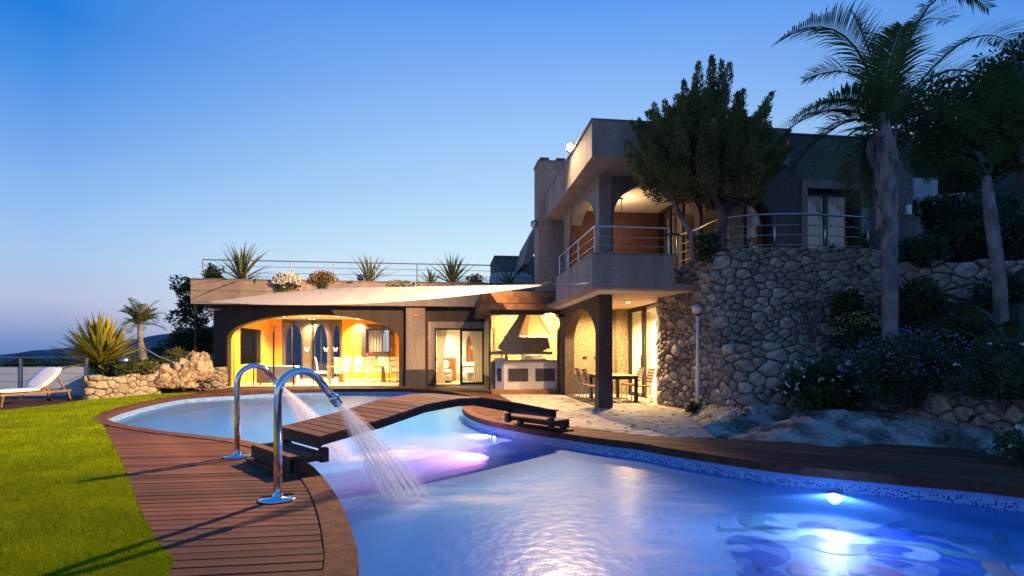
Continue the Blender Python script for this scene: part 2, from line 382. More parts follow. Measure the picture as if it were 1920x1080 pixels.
# hillside falling away in front and to the left of the terrace
a = np.linspace(-1, 1, 90); b = np.linspace(0, 1, 60)**2; A, B = np.meshgrid(a, b)
Y = 17.5+B*2600; X = -14+A*(14+B*2600); Z = -1.6-7*np.clip(B*60, 0, 1)-160*B**.75+fbm(A*25, B*40, 1, 4, 5)*(.2+B*14)-np.where(X > -9, 0, 0)
tag(quadgrid('hillside', X, Y, Z, m_scrub), kind='structure')

# terrace ground: one sheet with the pool cut out of it
base = MB(); base.poly([(-24,-6), (26,-6), (26,34), (-13,34), (-16.2,22), (-18,16.5), (-24,15)], None, -.075, holes=[POOLW[::-1]])
base.box(-24, 26, -6.2, -6, -6, -.076); base.box(-24.2, -24, -6, 15, -6, -.076)
for p, q in (((-24,15),(-18,16.5)), ((-18,16.5),(-16.2,22)), ((-16.2,22),(-13,34))):
    base.add([(p[0],p[1],-.075),(q[0],q[1],-.075),(q[0],q[1],-7),(p[0],p[1],-7)], [(0,1,2,3)])
ground = tag(base.build('ground', m_earth), kind='structure')

# ================================================================== pool
WATER_Z = -.25; FLOOR_Z = -.64
def mosaic():
    m = bpy.data.materials.new('mosaic_tile'); m.use_nodes = True; N = m.node_tree.nodes; L = m.node_tree.links; b = N['Principled BSDF']
    tc = N.new('ShaderNodeUVMap'); vo = N.new('ShaderNodeTexVoronoi'); vo.inputs['Scale'].default_value = 30; vo.inputs['Randomness'].default_value = .55
    L.new(tc.outputs[0], vo.inputs[0]); r = N.new('ShaderNodeValToRGB'); r.color_ramp.interpolation = 'CONSTANT'
    e = r.color_ramp.elements; e[0].color = (.012,.03,.16,1); e[1].position = .42; e[1].color = (.24,.38,.62,1)
    e.new(.34).color = (.04,.16,.42,1); L.new(vo.outputs['Distance'], r.inputs[0])
    se = N.new('ShaderNodeSeparateXYZ'); L.new(tc.outputs[0], se.inputs[0])
    # plain pale-blue courses above and below the patterned band
    mr = N.new('ShaderNodeMapRange'); mr.inputs[1].default_value = .075; mr.inputs[2].default_value = .08; L.new(se.outputs[1], mr.inputs[0])
    m2 = N.new('ShaderNodeMapRange'); m2.inputs[1].default_value = .205; m2.inputs[2].default_value = .2; L.new(se.outputs[1], m2.inputs[0])
    mu = N.new('ShaderNodeMath'); mu.operation = 'MULTIPLY'; L.new(mr.outputs[0], mu.inputs[0]); L.new(m2.outputs[0], mu.inputs[1])
    br = N.new('ShaderNodeTexBrick'); br.inputs['Scale'].default_value = 20; br.inputs['Color1'].default_value = (.10,.26,.58,1); br.inputs['Color2'].default_value = (.14,.32,.65,1)
    br.inputs['Mortar'].default_value = (.28,.40,.6,1); br.inputs['Mortar Size'].default_value = .03; br.offset = 0; br.inputs['Brick Width'].default_value = .5; br.inputs['Row Height'].default_value = .5
    L.new(tc.outputs[0], br.inputs[0]); mx = N.new('ShaderNodeMixRGB'); L.new(mu.outputs[0], mx.inputs[0]); L.new(br.outputs[0], mx.inputs[1]); L.new(r.outputs[0], mx.inputs[2])
    L.new(mx.outputs[0], b.inputs['Base Color']); b.inputs['Roughness'].default_value = .25
    return m
m_mosaic = mosaic()
n = len(POOLW); V = []; F = []; UVs = []
acc = [0]
for i in range(n): acc.append(acc[-1]+math.dist(POOLW[i], POOLW[(i+1) % n]))
for i in range(n):
    p, q = POOLW[i], POOLW[(i+1) % n]; k = len(V)
    V += [(*p, -.076), (*q, -.076), (*q, FLOOR_Z), (*p, FLOOR_Z)]; F.append((k, k+1, k+2, k+3))
    UVs += [(acc[i], .0), (acc[i+1], .0), (acc[i+1], -FLOOR_Z-.076), (acc[i], -FLOOR_Z-.076)]
pw = npmesh('pool_wall', np.array(V), np.array(F), m_mosaic); uvl = pw.data.uv_layers.new(name='UVMap')
uvl.data.foreach_set('uv', np.array(UVs, np.float32).ravel()); tag(pw, kind='structure')
m_pfloor = MAT('pool_plaster', (.55,.82,.90), (.47,.76,.88), 1.2, .5)
def sstep(x, a, b): t = np.clip((x-a)/(b-a), 0, 1); return t*t*(3-2*t)
P1, P2 = np.array(G(660,938,-.5)), np.array(G(1045,848,-.5)); ld = (P2-P1)/np.linalg.norm(P2-P1)
X, Y = np.meshgrid(np.linspace(-9.6, 7.6, 230), np.linspace(.3, 22.5, 280))
d1 = (X-P1[0])*ld[1]-(Y-P1[1])*ld[0]; xr = np.interp(Y, [1, 4, 6, 9], [.9, 1.7, 2.1, 2.2])
shelf = sstep(d1, -.02, .10)*sstep(xr-X, -.3, 1.2)*sstep(Y, 2.6, 4.2)
pf = tag(quadgrid('pool_floor', X, Y, FLOOR_Z+(FLOOR_Z*-1-.44)*shelf, m_pfloor), kind='structure')

def inpoly(p, poly):
    x, y = p; c = False; j = len(poly)-1
    for i in range(len(poly)):
        if (poly[i][1] > y) != (poly[j][1] > y) and x < (poly[j][0]-poly[i][0])*(y-poly[i][1])/(poly[j][1]-poly[i][1])+poly[i][0]: c = not c
        j = i
    return c
# swirls laid in the floor of the near pool
def ribbon(pts, w):
    mb = MB(); P = np.array(pts); T = np.gradient(P, axis=0); T /= np.linalg.norm(T, axis=1)[:, None]; N_ = np.stack([-T[:, 1], T[:, 0]], 1)
    wv = np.array([w(t) for t in np.linspace(0, 1, len(P))])[:, None]; a = P+N_*wv; b = P-N_*wv; k = len(P)
    return mb.add([(x, y, 0) for x, y in a]+[(x, y, 0) for x, y in b], [(i, k+i, k+i+1, i+1) for i in range(k-1)])
def spiral(c, r0, turns, a0, sgn, tail):
    out = []
    for t in np.linspace(0, 1, 60):
        r = r0*(.12+.88*t); g = a0+sgn*turns*2*math.pi*t; out.append((c[0]+r*math.cos(g), c[1]+r*math.sin(g)))
    return out+[(out[-1][0]+tail[0]*t+tail[2]*t*t, out[-1][1]+tail[1]*t+tail[3]*t*t) for t in np.linspace(.05, 1, 14)]
sw_cols = {'blue': (.02,.10,.60), 'red': (.70,.24,.22), 'green': (.16,.48,.45), 'amber': (.70,.50,.2)}
SWZ = FLOOR_Z
for j, (cx_, cy_, r, tu, a0, sg, tail, col, wd) in enumerate([
        (2.30,5.30,.50,1.15,2.6,-1,(-.7,-.5,-.2,.3),'blue',.12), (3.75,5.05,.60,1.2,1.0,1,(1.0,.1,.3,.5),'blue',.12), (2.72,4.72,.30,.9,.5,1,(-.3,-.6,.2,-.2),'red',.08),
        (3.12,4.62,.30,.9,2.6,-1,(.4,-.6,.2,-.2),'red',.08), (2.9,6.0,.34,.8,.4,1,(-.9,.2,-.4,-.3),'green',.09), (4.55,4.5,.38,1.0,2.0,-1,(.5,.4,.2,.3),'amber',.10),
        (4.5,5.25,.42,.9,2.5,-1,(-.8,.3,-.2,.2),'green',.09), (1.9,4.5,.42,1.1,.2,1,(-.4,-.7,0,-.2),'blue',.11), (3.4,5.75,.3,.9,.2,1,(.6,.1,.2,-.2),'blue',.09)]):
    o = ribbon(spiral((cx_, cy_), r, tu, a0, sg, tail), lambda t, wd=wd: 1.3*wd*(.35+.65*math.sin(math.pi*min(1, t*1.1+.05)))+.012).build('mosaic_swirl', MAT('swirl_'+col, sw_cols[col], None, 8, .5), pf)
    o.location = (0, 0, SWZ+.004+.0004*j); o.parent = pf

def water_mat():
    m = bpy.data.materials.new('pool_water'); m.use_nodes = True; N = m.node_tree.nodes; L = m.node_tree.links; N.remove(N['Principled BSDF'])
    tc = N.new('ShaderNodeTexCoord'); src = tc.outputs['Object']
    n1 = N.new('ShaderNodeTexNoise'); n1.inputs['Scale'].default_value = 9; n1.inputs['Detail'].default_value = 4; L.new(src, n1.inputs[0])
    bp = N.new('ShaderNodeBump'); bp.inputs['Strength'].default_value = .32; bp.inputs['Distance'].default_value = .02; L.new(n1.outputs[0], bp.inputs['Height'])
    t = N.new('ShaderNodeBsdfTransparent'); t.inputs[0].default_value = (.32,.70,1,1)
    g = N.new('ShaderNodeBsdfGlossy'); g.inputs['Roughness'].default_value = .27; L.new(bp.outputs[0], g.inputs['Normal'])
    f = N.new('ShaderNodeFresnel'); f.inputs[0].default_value = 1.33
    rf = N.new('ShaderNodeBsdfRefraction'); rf.inputs[0].default_value = (.32,.70,1,1); rf.inputs['Roughness'].default_value = .14; rf.inputs['IOR'].default_value = 1.06; L.new(bp.outputs[0], rf.inputs['Normal']); tm = N.new('ShaderNodeMixShader'); tm.inputs[0].default_value = .72; L.new(t.outputs[0], tm.inputs[1]); L.new(rf.outputs[0], tm.inputs[2])
    mx = N.new('ShaderNodeMixShader'); L.new(f.outputs[0], mx.inputs[0]); L.new(tm.outputs[0], mx.inputs[1]); L.new(g.outputs[0], mx.inputs[2])
    # bubbles and foam spreading from where the jets fall in
    def blob(c, rx, ry, ang):
        mp = N.new('ShaderNodeMapping'); mp.vector_type = 'TEXTURE'; mp.inputs['Location'].default_value = (c[0], c[1], WATER_Z); mp.inputs['Rotation'].default_value = (0, 0, ang)
        mp.inputs['Scale'].default_value = (rx, ry, 1); L.new(wsrc, mp.inputs[0]); ln = N.new('ShaderNodeVectorMath'); ln.operation = 'LENGTH'; L.new(mp.outputs[0], ln.inputs[0])
        mr = N.new('ShaderNodeMapRange'); mr.interpolation_type = 'SMOOTHSTEP'; mr.inputs[1].default_value = 1; mr.inputs[2].default_value = .15; L.new(ln.outputs['Value'], mr.inputs[0]); return mr.outputs[0]
    wz = N.new('ShaderNodeTexNoise'); wz.inputs['Scale'].default_value = .9; wz.inputs['Detail'].default_value = 3; L.new(src, wz.inputs[0])
    vs = N.new('ShaderNodeVectorMath'); vs.operation = 'MULTIPLY_ADD'; vs.inputs[1].default_value = (1.6,1.6,0); L.new(wz.outputs['Color'], vs.inputs[0]); 
    sub = N.new('ShaderNodeVectorMath'); sub.operation = 'SUBTRACT'; sub.inputs[1].default_value = (.8,.8,0); L.new(src, sub.inputs[0]); L.new(sub.outputs[0], vs.inputs[2]); wsrc = vs.outputs[0]
    bl = [blob((-.5,6.2), 1.5, .9, .5), blob((.7,6.2), 2.1, 1.5, .1), blob((-2.1,8.6), 1.2, .7, .6), blob((.9,4.6), 1.3, 1.5, 0)]
    s = bl[0]
    for x in bl[1:]:
        a = N.new('ShaderNodeMath'); a.operation = 'MAXIMUM'; L.new(s, a.inputs[0]); L.new(x, a.inputs[1]); s = a.outputs[0]
    n2 = N.new('ShaderNodeTexNoise'); n2.inputs['Scale'].default_value = 3.2; n2.inputs['Detail'].default_value = 6; mp = N.new('ShaderNodeMapping'); mp.inputs['Rotation'].default_value = (0,0,-.35); mp.inputs['Scale'].default_value = (.45,1.5,1)
    L.new(src, mp.inputs[0]); L.new(mp.outputs[0], n2.inputs[0]); r2 = N.new('ShaderNodeMapRange'); r2.inputs[1].default_value = .22; r2.inputs[2].default_value = .62; L.new(n2.outputs[0], r2.inputs[0])
    mu = N.new('ShaderNodeMath'); mu.operation = 'MULTIPLY'; L.new(s, mu.inputs[0]); L.new(r2.outputs[0], mu.inputs[1])
    m3 = N.new('ShaderNodeMath'); m3.operation = 'MULTIPLY_ADD'; m3.inputs[1].default_value = .46; m3.inputs[2].default_value = .27; L.new(mu.outputs[0], m3.inputs[0])
    d = N.new('ShaderNodeBsdfDiffuse'); d.inputs[0].default_value = (.80,.83,.86,1); dc = N.new('ShaderNodeMixRGB'); dc.inputs[1].default_value = (.08,.46,.92,1); dc.inputs[2].default_value = (.85,.84,.84,1); L.new(mu.outputs[0], dc.inputs[0]); L.new(dc.outputs[0], d.inputs[0]); m2 = N.new('ShaderNodeMixShader')
    L.new(m3.outputs[0], m2.inputs[0]); tl = N.new('ShaderNodeBsdfTranslucent'); L.new(dc.outputs[0], tl.inputs[0]); dm = N.new('ShaderNodeMixShader'); dm.inputs[0].default_value = .5; L.new(d.outputs[0], dm.inputs[1]); L.new(tl.outputs[0], dm.inputs[2]); L.new(mx.outputs[0], m2.inputs[1]); L.new(dm.outputs[0], m2.inputs[2]); L.new(m2.outputs[0], N['Material Output'].inputs[0])
    return m
water = tag(MB().poly(POOLW, None, WATER_Z).build('pool_water', water_mat()), kind='structure')

# ================================================================== deck, coping, lawn, paving
LAWN_EDGE = [(-1.95,.4), (-2.02,1.8), G(315,1080), G(290,1010), G(260,950), G(235,880), G(210,830), G(190,790), G(184,776), G(243,760), G(300,748), G(373,736.2)]
le = smooth_loop(LAWN_EDGE, .2, closed=False)
LAWN = [(-1.95,-6)]+le+[G(264,739.5), G(160,750), G(110,758.5), G(0,770), (-20,13.6), (-23.9,13.5), (-23.9,-6)]
lawn = tag(MB().poly(LAWN, -.07, -.012).build('lawn', m_grassbase), kind='structure')
def grass(name, n, dmin, dmax, h):
    # blades of artificial turf, thinning out with distance
    P = []
    lx = np.array(LAWN)
    while len(P) < n:
        m = 60000; D = dmin*(dmax/dmin)**rng.random(m); kx = rng.uniform(-1.5, -.42, m); x = kx*D; y = D
        c = np.zeros(m, bool); j = len(lx)-1
        for i in range(len(lx)):
            yi, yj, xi, xj = lx[i, 1], lx[j, 1], lx[i, 0], lx[j, 0]
            cond = ((yi > y) != (yj > y)); xx = (xj-xi)*(y-yi)/((yj-yi) if yj != yi else 1e-9)+xi
            c ^= cond & (x < xx); j = i
        P += list(zip(x[c], y[c]))
    P = np.array(P[:n]); hh = h*rng.uniform(.6, 1.15, n)*(1+.04*P[:, 1]); w = .0016*(1+.28*P[:, 1]); a = rng.uniform(0, 6.28, n); le_ = rng.normal(0, .55, (n, 2))
    dx, dy = np.cos(a)*w, np.sin(a)*w; z0 = np.full(n, -.012)
    V = np.stack([np.stack([P[:, 0]-dx, P[:, 1]-dy, z0], 1), np.stack([P[:, 0]+dx, P[:, 1]+dy, z0], 1), np.stack([P[:, 0]+le_[:, 0]*hh, P[:, 1]+le_[:, 1]*hh, z0+hh], 1)], 1).reshape(-1, 3)
    return tag(npmesh(name, V, np.arange(3*n).reshape(n, 3), m_grass), 'short green artificial turf covering the lawn', 'grass', kind='stuff')
grass('turf_grass', 480000, 2.6, 19, .026)

def intervals(poly, q, d):
    px, py = d; out = []; nx, ny = -py, px
    for i in range(len(poly)):
        a, b = poly[i], poly[(i+1) % len(poly)]; qa, qb = a[0]*nx+a[1]*ny, b[0]*nx+b[1]*ny
        if (qa > q) != (qb > q):
            t = (q-qa)/(qb-qa); out.append((a[0]+(b[0]-a[0])*t)*px+(a[1]+(b[1]-a[1])*t)*py)
    out.sort(); return [(out[i], out[i+1]) for i in range(0, len(out)-1, 2)]
def minus(A, Bs):
    for b0, b1 in Bs:
        C = []
        for a0, a1 in A:
            if b1 <= a0 or b0 >= a1: C.append((a0, a1)); continue
            if b0 > a0: C.append((a0, b0))
            if b1 < a1: C.append((b1, a1))
        A = C
    return A
def planks(name, poly, holes, d, pitch, gap, mat, near, zt=0.0, th=.03, seed=0, lmax=4.2):
    """boards as objects up to the distance near; the far ones joined in the deck's own mesh"""
    L = math.hypot(*d); d = (d[0]/L, d[1]/L); nx, ny = -d[1], d[0]; rr = random.Random(seed)
    qs = [p[0]*nx+p[1]*ny for p in poly]; q = min(qs)+.002; far = MB(); single = []; ang = math.atan2(d[1], d[0])
    while q < max(qs):
        q0, q1 = q+.001, q+pitch-gap
        def iv(qq):
            A = intervals(poly, qq, d)
            for h in holes: A = minus(A, intervals(h, qq, d))
            return [x for x in A if x[1]-x[0] > .03]
        a, b = iv(q0), iv(q1)
        if len(a) != len(b): a = b = iv((q0+q1)/2)
        for (a0, a1), (b0, b1) in zip(a, b):
            if b1 < a0 or a1 < b0: continue
            cuts = []; p = max(a0, b0)+rr.uniform(1.2, lmax)
            while p < min(a1, b1)-.5: cuts.append(p); p += rr.uniform(2.4, lmax)
            e0 = [(a0, b0)]+[(c+.003, c+.003) for c in cuts]; e1 = [(c-.003, c-.003) for c in cuts]+[(a1, b1)]
            for (s0, t0), (s1, t1) in zip(e0, e1):
                C = [(s0, q0), (s1, q0), (t1, q1), (t0, q1)]; z = zt+rr.uniform(-.0025, .0025)
                pts = [(p_*d[0]+q_*nx, p_*d[1]+q_*ny) for p_, q_ in C]; ymin = min(p_[1] for p_ in pts); ymax = max(p_[1] for p_ in pts)
                fs = [(0,1,2,3),(0,4,5,1),(1,5,6,2),(2,6,7,3),(3,7,4,0)]
                if 2.2 < ymax and ymin < near and len(single) < 295:
                    ox, oy = C[0]; single.append(([(p_-ox, q_-oy, zz) for zz in (z, z-th) for p_, q_ in C], fs, pts[0]))
                else: far.add([(x, y, zz) for zz in (z, z-th) for x, y in pts], fs)
        q += pitch
    root = tag(far.build(name, mat), kind='structure')
    for vs, fs, p in single:
        o = MB().add(vs, fs).build('plank', mat, root); o.location = (p[0], p[1], 0); o.rotation_euler = (0, 0, ang)
    return root
FAC = 23.36                                    # front of the long wing, in building coordinates
WV = lambda u, v: tuple(W(u, v)[:2])
DECK_L = [(-1.94,-5.9)]+le[:]+[G(415,727), WV(-9.9,FAC-.05), WV(-.2,FAC-.05), G(870,728), G(928,736), G(958,752), (-.2,14.5), (-.3,9), (.6,3), (.6,-5.9)]
RDECK_OUT = [G(958,752), G(990,776), G(1030,792), G(1063,799), G(1121,805), G(1200,817), G(1345,822), G(1480,828), G(1560,838), G(1660,832), G(1800,840), G(1880,856), G(1920,872), (6.9,5.6), (8.5,3.5), (9,-5.9)]
DECK_R = RDECK_OUT+[(.61,-5.9), (.61,3), (-.29,9), (-.19,14.5)]
copl = offset_loop(POOL, COPW+.006)
planks('deck', DECK_L, [copl], (1, .13), .138, .017, m_plank, 9.0, seed=2)
planks('deck_right', DECK_R, [copl], (1, -.5), .138, .017, m_plank, 9.5, seed=3, lmax=5)
# lounger platform at far left
planks('lounger_platform', [G(0,770.8), G(110,759.3), G(158,751), (-13.6,17.0), (-17.8,16.2), (-20,13.8)], [], (1, .05), .145, .01, m_plank, 0, seed=4)
# curved coping boards round the pool
nP = len(POOL); seg = 6
cop = tag(MB().poly(COPING, None, -.0735, holes=[POOLW[::-1]]).build('pool_coping', m_mortar), kind='structure')
for i in range(0, nP, seg):
    idx = [(i+k) % nP for k in range(min(seg, nP-i)+1)]; mb = MB(off=(*POOL[i], 0)); k = len(idx); zt = .012
    ins = [Vector((*POOL[j], 0)) for j in idx]; outs = [Vector((*COPING[j], 0)) for j in idx]
    if len(idx) > 2:
        for e, s in ((0, 1), (-1, -1)):
            t = (ins[e+s]-ins[e]).normalized()*.003; ins[e] = ins[e]+t; outs[e] = outs[e]+t
    vs = [(p.x, p.y, zt) for p in outs]+[(p.x, p.y, zt) for p in ins]+[(p.x, p.y, -.1) for p in ins]+[(p.x, p.y, -.07) for p in outs]; fs = []
    for j in range(k-1):
        for r in range(4): fs.append((r*k+j, ((r+1) % 4)*k+j, ((r+1) % 4)*k+j+1, r*k+j+1))
    fs += [(0, 3*k, 2*k, k), (k-1, 2*k-1, 3*k-1, 4*k-1)]
    mb.add(vs, fs); o = mb.build('coping_board', m_copw, cop); o.location = (*POOL[i], 0)

# stone paving of the porch: rows of flags bending round the house corner
PAVE = [G(870,728), G(928,736), G(958,752), G(990,776), G(1030,792), G(1063,799), G(1121,805), G(1200,817), G(1345,822), G(1310,795), G(1288,768), (4.7,13.2), (4.55,15.2), WV(6.1,18.0), WV(1.9,23.3), WV(-.2,23.3)]
pave = tag(MB().poly(PAVE, -.07, -.012).build('paving', MAT('paving_joint', (.26,.22,.175), None, 10, .95)), kind='structure')
cc = np.array(W(5.5, 16.5)[:2]); cnt = 0; rest = MB()
r = .3
while r < 13:
    rh = .27 if r < 7 else .23; circ = 2*math.pi*r; nst = max(5, int(circ/.42)); a0 = random.random()
    for k in range(nst):
        j = random.uniform(-.06, .06)/max(r, .3); aa = 2*math.pi*(k+a0)/nst+j; ab = 2*math.pi*(k+1+a0)/nst+random.uniform(-.05, .05)/max(r, .3); g = .012/max(r+.1, .2)
        pts = [cc+np.array((math.cos(x), math.sin(x)))*y for x, y in ((aa+g, r+.01), (ab-g, r+.01), ((ab-g), r+rh-.012), (aa+g, r+rh-.012))]
        pts = [tuple(p+rng.normal(0, .008, 2)) for p in pts]
        ins = [inpoly(p, PAVE) for p in pts]
        if not any(ins): continue
        if not all(ins):
            # trim by pulling outside corners toward the centroid of those inside
            c_ = np.mean([p for p, i_ in zip(pts, ins) if i_], axis=0); np2 = []
            for p, i_ in zip(pts, ins):
                q = np.array(p)
                for _ in range(8):
                    if inpoly(tuple(q), PAVE): break
                    q = q+(c_-q)*.25
                np2.append(tuple(q))
            pts = np2
            if abs(area(pts)) < .006: continue
        c0 = np.mean(pts, axis=0)
        if c0[1] > 19.3: pass
        z = random.uniform(-.004, .003); tp = [tuple(np.array(p)+(c0-np.array(p))*.06) for p in pts]
        vs = [(*p, -.03) for p in pts]+[(*p, z-.006) for p in pts]+[(*p, z) for p in tp]; fs = [(8,9,10,11)]
        if area(pts) < 0: fs = [(11,10,9,8)]
        for q in (0, 4):
            for i in range(4): fs.append((q+i, q+(i+1) % 4, q+4+(i+1) % 4, q+4+i) if area(pts) > 0 else (q+4+i, q+4+(i+1) % 4, q+(i+1) % 4, q+i))
        if c0[1] < 13.2 and cnt < 290: mb = MB(off=(c0[0], c0[1], 0)); mb.add(vs, fs); o = mb.build('flagstone', m_flag, pave); o.location = (c0[0], c0[1], 0); cnt += 1
        else: rest.add(vs, fs)
    r += rh
tag(rest.build('distant_flagstones', m_flag, pave), kind='stuff')

# ================================================================== bridge
bd = Vector((1, 1, 0)).normalized(); bw = Vector((1, -1, 0)).normalized(); B0 = Vector((-2.94, 6.5, 0))
bang = math.atan2(bd.y, bd.x)
br = thing('footbridge', 'dark timber footbridge with steps arching over the pool', 'bridge', B0, bang)
PROF = [(.36,.42), (1.2,.555), (1.88,.70), (2.45,.745), (2.93,.73), (3.7,.60), (4.64,.41)]
def bz(s): return float(np.interp(s, [p[0] for p in PROF], [p[1] for p in PROF]))
HW = .6
for sd in (-1, 1):
    mb = MB(); y0, y1 = sd*(HW-.10), sd*(HW-.03); k = len(PROF)
    vs = [(s, y, z-.035-dz) for y in (y0, y1) for dz in (0, .085) for s, z in PROF]; fs = []
    for j in range(k-1):
        fs += [(j, j+1, k+j+1, k+j), (2*k+j, 3*k+j, 3*k+j+1, 2*k+j+1), (j, 2*k+j, 2*k+j+1, j+1), (k+j, k+j+1, 3*k+j+1, 3*k+j)]
    fs += [(0, k, 3*k, 2*k), (k-1, 3*k-1, 4*k-1, 2*k-1)][:2]
    mb.add(vs, fs).build('beam', m_beam, br)
s = .34; slen = 0
while s < 4.66:
    e = .142; z0, z1 = bz(s), bz(s+e-.012); mb = MB()
    vs = [(s, -HW, z0), (s+e-.022, -HW, z1), (s+e-.022, HW, z1), (s, HW, z0)]; mb.add(vs+[(x, y, z-.032) for x, y, z in vs], [(0,1,2,3),(7,6,5,4),(0,4,5,1),(1,5,6,2),(2,6,7,3),(3,7,4,0)])
    mb.build('plank', m_plank2, br); s += e
for x0, sg in ((0, 1), (5.0, -1)):
    X = lambda t: x0+sg*t
    for k, t in enumerate((-.02, .125, .27)):          # three boards of the step
        MB().box(X(t), X(t+.135), -HW, HW, .19, .222).build('plank', m_plank2, br)
    MB().box(X(-.02), X(.0), -HW, HW, .06, .188).build('riser', m_beam, br)
    MB().box(X(.34), X(.36), -HW, HW, .27, .385).build('riser', m_beam, br)
    for y in (-HW+.06, HW-.06):
        MB().box(X(.03), X(.12), y-.045, y+.045, .03, .188).build('post', m_beam, br)
        MB().box(X(.37), X(.46), y-.045, y+.045, .10, bz(.42)-.16).build('post', m_beam, br)
        MB().box(X(.03), X(.46), y-.04, y+.04, .125, .187).build('bearer', m_beam, br)
    MB().box(X(-.06), X(.13), -HW-.07, HW+.07, .005, .04).build('foot_board', m_plank2, br)

# ================================================================== swan-neck fountains
def fountain(base, ang, label, jets):
    t = thing('water_spout', label, 'water spout', (base[0], base[1], .003), ang, 'swan-neck spouts on the pool deck')
    path = [(0,0,.02), (0,0,.5), (0,0,.98)]
    r = .225
    for a in np.linspace(0, math.pi*.78, 12)[1:]: path.append((r-r*math.cos(a), 0, 1.0+r*math.sin(a)))
    a = math.pi*.78; px_, pz_ = path[-1][0], path[-1][2]; dx, dz = math.sin(a), math.cos(a)
    path.append((px_+dx*.27, 0, pz_+dz*.27)); tip0 = Vector(path[-1]); tip = tip0+Vector((dx, 0, dz))*.085
    MB().tube(path, .038, 18).build('pipe', m_chrome, t, True)
    MB().tube([tip0-Vector((dx, 0, dz))*.03, tip0, tip], [.046, .05, .05], 18).build('nozzle', m_chrome, t, True)
    MB().lathe([(.172,0), (.178,.006), (.172,.014), (.05,.02), (.045,.05), (.043,.055)], 36).build('base_plate', m_chrome, t, True)
    # water
    m = MATS.get('falling_water')
    if m is None:
        m = bpy.data.materials.new('falling_water'); m.use_nodes = True; N = m.node_tree.nodes; L = m.node_tree.links; b = N['Principled BSDF']
        b.inputs['Base Color'].default_value = (.92,.92,.95,1); b.inputs['Roughness'].default_value = .35
        tr = N.new('ShaderNodeBsdfTransparent'); mx = N.new('ShaderNodeMixShader'); lw = N.new('ShaderNodeLayerWeight'); lw.inputs[0].default_value = .35
        tc = N.new('ShaderNodeTexCoord'); nz = N.new('ShaderNodeTexNoise'); nz.inputs['Scale'].default_value = 5; mp = N.new('ShaderNodeMapping'); mp.inputs['Scale'].default_value = (1,1,.2); L.new(tc.outputs['Object'], mp.inputs[0]); L.new(mp.outputs[0], nz.inputs[0])
        mr = N.new('ShaderNodeMapRange'); mr.inputs[3].default_value = .62; mr.inputs[4].default_value = .92; L.new(nz.outputs[0], mr.inputs[0]); mx.inputs[0].default_value = .7; L.new(mr.outputs[0], mx.inputs[0])
        L.new(b.outputs[0], mx.inputs[1]); L.new(tr.outputs[0], mx.inputs[2]); L.new(mx.outputs[0], N['Material Output'].inputs[0]); MATS['falling_water'] = m
    rr = random.Random(5); ca, sa = math.cos(ang), math.sin(ang)
    for j in range(jets):
        ga = j*2.39996; gr = math.sqrt((j+.5)/jets); side = math.cos(ga)*gr; row = math.sin(ga)*gr; v0 = 6.2; g = 9.8
        dirv = Vector((dx, 0, dz))*v0+Vector((-dz, 0, dx))*row*1.15+Vector((0, side*1.5, 0)); pts = []
        p0 = tip+Vector((-dz*row*.03, side*.035, dx*row*.03)); disc = math.sqrt(dirv.z**2+2*g*(p0.z+.25)); tend = (dirv.z+disc)/g
        for q in np.linspace(0, 1, 9): tt = tend*q; pts.append(p0+dirv*tt+Vector((0, 0, -.5*g*tt*tt)))
        MB().tube(pts, [.003+.009*q for q in np.linspace(0, 1, 9)], 6, False).build('water_jet', m, t, True)
    ms = MATS.get('water_mist')
    if ms is None:
        ms = m.copy(); ms.name = 'water_mist'; MATS['water_mist'] = ms
        for nd in ms.node_tree.nodes:
            if nd.type == 'MAP_RANGE': nd.inputs[3].default_value = .88; nd.inputs[4].default_value = .985
    dirv = Vector((dx, 0, dz))*6.2; disc = math.sqrt(dirv.z**2+2*9.8*(tip.z+.25)); tend = (dirv.z+disc)/9.8
    for sc_ in (.6, 1.0):
        pts = [tip+dirv*(tend*q)+Vector((0, 0, -4.9*(tend*q)**2)) for q in np.linspace(0, 1, 9)]
        MB().tube(pts, [(.045+.27*q)*sc_ for q in np.linspace(0, 1, 9)], 18, False).build('water_mist', ms, t, True)
    return t
fountain(G(521,936), .79, 'nearer chrome swan-neck spout with flat round base pouring water into pool', 36)
fountain(G(445,856), .79, 'farther chrome swan-neck spout beside the footbridge steps', 36)

# ================================================================== the villa
U0, V0 = 0.0, 20.0
villa = thing('villa', 'brown rendered hillside villa with arched loggias, flat roofs and lit rooms', 'house', W(U0, V0), TH)
OFF = (U0, V0, 0)
def vb(): return MB(OFF)
def part(name, mat, *boxes, parent=None, smooth=False):
    mb = vb()
    for b in boxes: mb.box(*b)
    return mb.build(name, mat, parent or villa, smooth)
def archpts(a0, a1, zs, zc, zb=.02, n=22):
    c = (a0+a1)/2; r = (a1-a0)/2
    return [(a0, zb), (a1, zb)]+[(c+r*math.cos(t), zs+(zc-zs)*math.sin(t)) for t in np.linspace(0, math.pi, n)]
def rect(a0, a1, z0, z1): return [(a0, z0), (a1, z0), (a1, z1), (a0, z1)]

